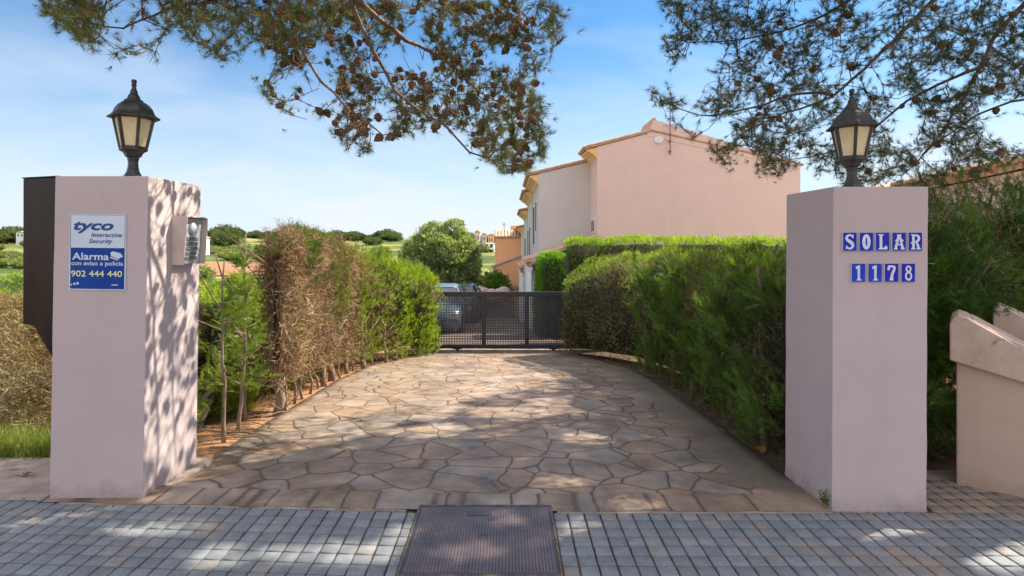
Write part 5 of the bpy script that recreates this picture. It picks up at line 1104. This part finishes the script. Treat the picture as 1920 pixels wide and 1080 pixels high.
def branch_mesh(A, par, rad, K=5):
    e = np.where(par >= 0)[0]; a, b = A[par[e]], A[e]; ra, rb = rad[par[e]], rad[e]; ra = np.minimum(ra, rb*1.6)
    d = b-a; L_ = np.linalg.norm(d, axis=1, keepdims=True)+1e-9; d = d/L_; u = np.cross(d, [.31, .17, .93]); u /= np.linalg.norm(u, axis=1, keepdims=True)+1e-9; v = np.cross(d, u); a = a-d*L_*.05
    V_ = np.zeros((len(e), 2*K, 3))
    for k in range(K):
        an = 2*math.pi*k/K; V_[:, k] = a+(u*math.cos(an)+v*math.sin(an))*ra[:, None]; V_[:, K+k] = b+(u*math.cos(an)+v*math.sin(an))*rb[:, None]
    base = (np.arange(len(e))*2*K)[:, None]; lo = np.concatenate([np.stack([base[:, 0]+k, base[:, 0]+(k+1) % K, base[:, 0]+K+(k+1) % K, base[:, 0]+K+k], -1) for k in range(K)])
    return V_.reshape(-1, 3), lo
def cone_mesh():
    mb = MB(); vs = []; rows = 9
    pr = [(.002, -.030), (.012, -.027), (.019, -.018), (.0225, -.007), (.021, .004), (.0165, .015), (.011, .024), (.005, .031), (.001, .034)]
    n = 12
    for i, (r, z) in enumerate(pr):
        for k in range(n):
            a = 2*math.pi*k/n; rr = r*(1.28 if (k+i) % 2 == 0 else .80); vs.append((rr*math.cos(a), rr*math.sin(a), z+(.003 if (k+i) % 2 else -.001)))
    mb.add(vs, [(i*n+k, i*n+(k+1) % n, (i+1)*n+(k+1) % n, (i+1)*n+k) for i in range(len(pr)-1) for k in range(n)]); return mb
HOLES = [(P(*q, 1)*1.6*F/(q[1]-HY), r) for q, r in (((620, 1035), (.36, .10)), ((760, 1000), (.12, .10)), ((1100, 1010), (.17, .20)), ((1180, 950), (.2, .07)), ((1700, 1000), (.42, .10)), ((1850, 1030), (.25, .08)), ((880, 1035), (.22, .07)), ((300, 990), (.30, .07)), ((420, 1040), (.14, .10)), ((960, 970), (.20, .07)), ((1330, 1040), (.2, .06)), ((840, 780), (.25, .2)), ((990, 740), (.35, .2)), ((1120, 800), (.2, .15)), ((1060, 900), (.2, .10)))]
LIT = [(-2.6, 3.9), (-1.9, 4.2), (-1.15, 5.3), (-.5, 6.4), (.2, 7.3), (.9, 8.0), (1.4, 9.2), (1.4, 12), (-4.6, 12), (-4.6, 4.2)]
def sun_gaps(p, hid):  # thins crown tufts to shape chosen sun patches on ground and pillar
    kx, ky = SD.x/SD.z, SD.y/SD.z; gx, gy = p[:, 0]-kx*p[:, 2], p[:, 1]-ky*p[:, 2]; keep = np.ones(len(p), bool); u = rng.random(len(p))
    for c, r in HOLES: keep &= ~((((gx-c.x)/(r[0]+.05))**2+((gy-c.y)/(r[1]+.05))**2 < 1) & (hid | (u < .7)))
    keep &= ~(inpoly(gx, gy, LIT) & (hid & (u < .85)))
    t = (p[:, 0]+2.27)/SD.x; y, z = p[:, 1]-SD.y*t, p[:, 2]-SD.z*t; n = vnoise(np.stack([y*3, z*1.6, 0*y+3], -1))
    keep &= ~((t > 0) & (y > 3.5) & (y < 4.4) & (z > -.2) & (z < 2.1) & ((n > .30) | (hid & (u < .95))))
    return keep
def pine(name_label, loc, limbs, region, ntar, dfun, densf, extra, seed, ncones, cone_region, nstuff=0, c0=(.08, .12, .045), c1=(.36, .37, .13), group='pines overhanging the driveway entrance'):
    global rng
    rng = np.random.default_rng(seed); r_ = empty('pine_tree', loc, label=name_label, cat='tree', group=group)
    T_ = []; xs_ = [q[0] for q in region]; ys_ = [q[1] for q in region]
    while len(T_) < ntar:
        px = rng.uniform(min(xs_), max(xs_), 4000); py = rng.uniform(min(ys_), max(ys_), 4000); s = inpoly(px, py, region) & (rng.random(4000) < densf(px, py)); px, py = px[s], py[s]; d = dfun(px, py)
        q = np.stack([(px-CX)/F*d, d, EYE-(py-HY)/F*d], -1); T_ += list(q)
    T_ = np.array(T_[:ntar]+list(extra)); A, par, rad, tip, td = grow(limbs, T_)
    V_, lo = branch_mesh(A, par, rad); o_ = npmesh('branches', V_-np.array(loc), 4, M['bark'], r_, loops=lo, smooth=True)
    # tufts: at the tips and just behind them
    tp = A[tip]; pp = A[par[tip]]; P_ = [tp, tp*.5+pp*.5, tp+rng.normal(0, .045, tp.shape)]; D_ = [td, td, td]
    P_ = np.concatenate(P_)+rng.normal(0, .006, (3*len(tp), 3)); D_ = np.concatenate(D_)+np.array([0, 0, .25])+rng.normal(0, .25, (3*len(tp), 3)); cl = vnoise(P_*2.2+seed)+rng.normal(0, .18, len(P_))
    hid = (HY-(P_[:, 2]-EYE)/np.maximum(P_[:, 1], .1)*F < -40) | (P_[:, 1] < 1); kp = sun_gaps(P_, hid); sz0 = np.arange(len(P_)) < len(tp)
    P_, D_, cl, sz0 = P_[kp], D_[kp], cl[kp], sz0[kp]
    sz = rng.uniform(.065, .098, len(P_)); sz[~sz0] *= .85
    hid = (HY-(P_[:, 2]-EYE)/np.maximum(P_[:, 1], .1)*F < -40) | (P_[:, 1] < 1); sz[hid] *= 2.0  # unseen tufts enlarged to deepen the shade they cast
    V_, C_ = scatter(NDL, P_, D_, sz, np.where((rng.random(len(P_)) < .10)[:, None], np.array([.30, .21, .11]), mixc(c0, c1, (cl-.35)*1.7)), .25); npmesh('needles', V_-np.array(loc), 3, M['needle'], r_, C_)
    cm = None
    if ncones:
        px = (A[:, 0]/A[:, 1])*F+CX; py = HY-(A[:, 2]-EYE)/A[:, 1]*F; s = np.where(inpoly(px, py, cone_region) & (rad < .02) & (par >= 0) & (A[:, 1] > 1))[0]; pick = rng.choice(s, min(len(s), ncones+nstuff), replace=False)
        k_ = 0; pick = sorted(pick, key=lambda i: A[i, 1]); SV = []; SF = []
        for q in pick:
            off = rng.normal(0, 1, 3); off[2] -= .6; off /= np.linalg.norm(off); c = A[q]+off*(.032+rad[q]); sc_ = rng.uniform(.85, 1.35)
            rot = Vector(off).to_track_quat('Z', 'Y')
            if k_ < ncones:
                if cm is None: o_ = cone_mesh().build('pine_cone', M['cone'], r_); cm = o_.data
                else: o_ = bpy.data.objects.new('pine_cone', cm); COL.objects.link(o_); o_.parent = r_
                o_.location = Vector(c)-Vector(loc); o_.rotation_mode = 'QUATERNION'; o_.rotation_quaternion = rot; o_.scale = (sc_,)*3
            else:
                Mx = Matrix.Translation(Vector(c)-Vector(loc)) @ rot.to_matrix().to_4x4() @ Matrix.Scale(sc_, 4); t_ = cone_mesh().xf(Mx); b = len(SV); SV += t_.v; SF += [tuple(i+b for i in f) for f in t_.f]
            k_ += 1
        if SV: m_ = MB(); m_.v = SV; m_.f = SF; m_.build('pine_cone', M['cone'], r_, kind='stuff')
    return r_
def PP(*a): return [tuple(P(*q)) for q in a]
# left pine: trunk behind the camera to the left, limbs reaching forward over the entrance
RL = [(90, 25), (120, 62), (200, 100), (285, 112), (312, 70), (330, 45), (360, 80), (400, 108), (430, 120), (470, 78), (500, 130), (488, 185), (540, 212), (575, 235), (620, 262), (640, 275), (700, 292), (742, 262), (800, 235), (862, 242), (900, 290), (945, 328), (985, 322), (1020, 300), (1025, 262), (1048, 225), (1035, 180), (1028, 130), (1068, 60), (1055, 10), (1000, -60), (1000, -420), (60, -420), (40, -60)]
tl = (-1.6, -1.3, -.13)
trunkL = [(-1.6, -1.3, -.15), (-1.55, -1.25, 1.5), (-1.4, -1.1, 3.2), (-1.2, -.9, 4.8), (-1.1, -.6, 6.2), (-1.0, -.4, 7.2)]
limL = [(trunkL, .19, .07),
        ([(-1.2, -.9, 4.8), (-1.1, .6, 5.2), (-1.15, 2.2, 5.0)]+PP((640, -60, 4.0), (700, 95, 4.3), (765, 195, 4.5), (835, 235, 4.7), (880, 285, 4.8), (960, 315, 4.9)), .075, .006),
        (PP((655, -20, 4.1), (740, 60, 4.4), (830, 110, 4.8), (900, 170, 5.0), (960, 200, 5.2)), .03, .006),
        ([(-1.1, .6, 5.2), (-1.7, 2.2, 4.7)]+PP((420, -60, 4.0), (330, 10, 4.3), (230, 50, 4.6), (140, 40, 4.7)), .045, .006),
        (PP((560, -120, 4.0), (540, 20, 4.2), (580, 120, 4.3), (650, 200, 4.4), (720, 250, 4.5)), .030, .005),
        ([(-1.15, 2.2, 5.0)]+PP((820, -150, 4.6), (930, -20, 5.0), (1010, 50, 5.4)), .04, .006)]
def dL(px, py): return 4.0+1.7*rng.random(len(px))+(px-600)/900
def densL(px, py):
    n = vnoise(np.stack([px/55, py/55, 0*px+2], -1)); base = np.interp(px, [80, 300, 480, 560, 820, 900, 1070], [.75, .6, .55, 1, .9, 1, 1])
    g = np.clip((n-.26)*4, .05, 1)*base; return np.where(py < 0, np.where(px > 640, .16, .4), g)
rng = np.random.default_rng(11)
exL = np.stack([rng.uniform(-3.2, 1.5, 260), rng.uniform(-1.5, 3.2, 260), rng.uniform(4.6, 6.6, 260)], -1)
CR = [(480, -60), (1000, -60), (1000, 320), (900, 290), (800, 240), (740, 280), (600, 240), (490, 170)]
pine('pine with many brown cones whose branches hang over the driveway from the top centre', tl, limL, RL, 5200, dL, densL, exL, 11, 100, CR, 300)
# right pine: trunk to the right of the frame
RR_ = [(1240, -10), (1232, 60), (1262, 120), (1300, 138), (1262, 150), (1218, 160), (1220, 190), (1262, 212), (1255, 245), (1320, 268), (1345, 305), (1420, 322), (1450, 335), (1500, 318), (1520, 340), (1560, 345), (1680, 352), (1800, 345), (1900, 305), (2080, 320), (2300, 250), (2300, -420), (1240, -420)]
tr_ = (6.4, 5.0, -.1)
trunkR = [(6.4, 5.0, -.15), (6.35, 5.0, 1.5), (6.2, 5.0, 3.0), (6.0, 5.0, 4.4), (5.7, 5.0, 5.8), (5.5, 5.0, 7.0)]
limR = [(trunkR, .20, .08),
        ([(6.2, 5.0, 3.0)]+PP((2150, -120, 5.0), (1905, 20, 5.2), (1840, 125, 5.3), (1760, 255, 5.5), (1715, 310, 5.6)), .07, .006),
        ([(6.0, 5.0, 4.4)]+PP((2000, -250, 5.2), (1760, -10, 5.2), (1660, 90, 5.3), (1560, 180, 5.4), (1470, 212, 5.5), (1390, 250, 5.6)), .06, .006),
        (PP((1560, 180, 5.4), (1500, 175, 5.6), (1400, 205, 5.8), (1310, 215, 6.0), (1250, 190, 6.1)), .02, .005),
        ([(5.7, 5.0, 5.8)]+PP((1850, -250, 5.6), (1640, -40, 5.6), (1520, 40, 5.8), (1380, 75, 6.0), (1290, 80, 6.1)), .045, .006),
        ([(6.35, 5.0, 2.6), (5.4, 5.2, 2.9)]+PP((1900, 190, 5.5), (1780, 250, 5.8), (1690, 330, 6.0)), .03, .005),
        (PP((1840, 125, 5.3), (1700, 190, 5.7), (1600, 270, 6.0), (1480, 300, 6.3)), .022, .004),
        ([(5.7, 5.0, 5.8), (4.6, 6.5, 6.2), (3.2, 8.0, 6.2), (2.0, 9.2, 5.8)], .06, .01)]
def dR(px, py): return 4.7+3.6*rng.random(len(px))**1.3
def densR(px, py):
    n = vnoise(np.stack([px/50, py/50, 0*px+9], -1)); g = np.clip((n-.28)*3.6, .05, 1)*np.interp(px, [1210, 1450, 1600, 2300], [1, 1, .85, .8]); return np.where(py < 0, .55, g)
rng = np.random.default_rng(12)
def shade_targets(poly, n, hi):
    g = rng.uniform((-4, .5), (5, 10), (n*8, 2)); g = g[inpoly(g[:, 0], g[:, 1], poly)]; g = g[vnoise(np.stack([g[:, 0]*1.5, g[:, 1]*1.5, 0*g[:, 0]+4], -1)) > .30]
    for c, r in HOLES: g = g[((g[:, 0]-c.x)/(r[0]+.12))**2+((g[:, 1]-c.y)/(r[1]+.12))**2 > 1]
    g = g[:n]
    kx, ky = SD.x/SD.z, SD.y/SD.z; u = rng.uniform(.15, hi, len(g)); z = (1.7+.42*g[:, 1]+u)/(1-.42*ky)
    return np.stack([g[:, 0]+kx*z, g[:, 1]+ky*z, z], -1)
SHADE = [(-3.3, 1.0), (-3.3, 2.7), (-2.5, 2.9), (-2.2, 3.5), (-2.0, 4.0), (-1.2, 5.0), (-.6, 6.0), (-.1, 7.0), (.6, 7.6), (1.6, 8.3), (2.6, 8.6), (3.6, 5), (3.6, 1.0)]
exR = shade_targets(SHADE, 2100, 1.2)  # mostly unseen crown tufts, added to cast the ground shade
CR2 = [(1400, 0), (1920, 0), (1920, 320), (1700, 340), (1500, 300), (1350, 200)]
pine('pine with dark airy branches over the right gate pillar and lantern', tr_, limR, RR_, 7600, dR, densR, exR, 12, 60, CR2, 0, c0=(.045, .075, .042), c1=(.16, .20, .075))
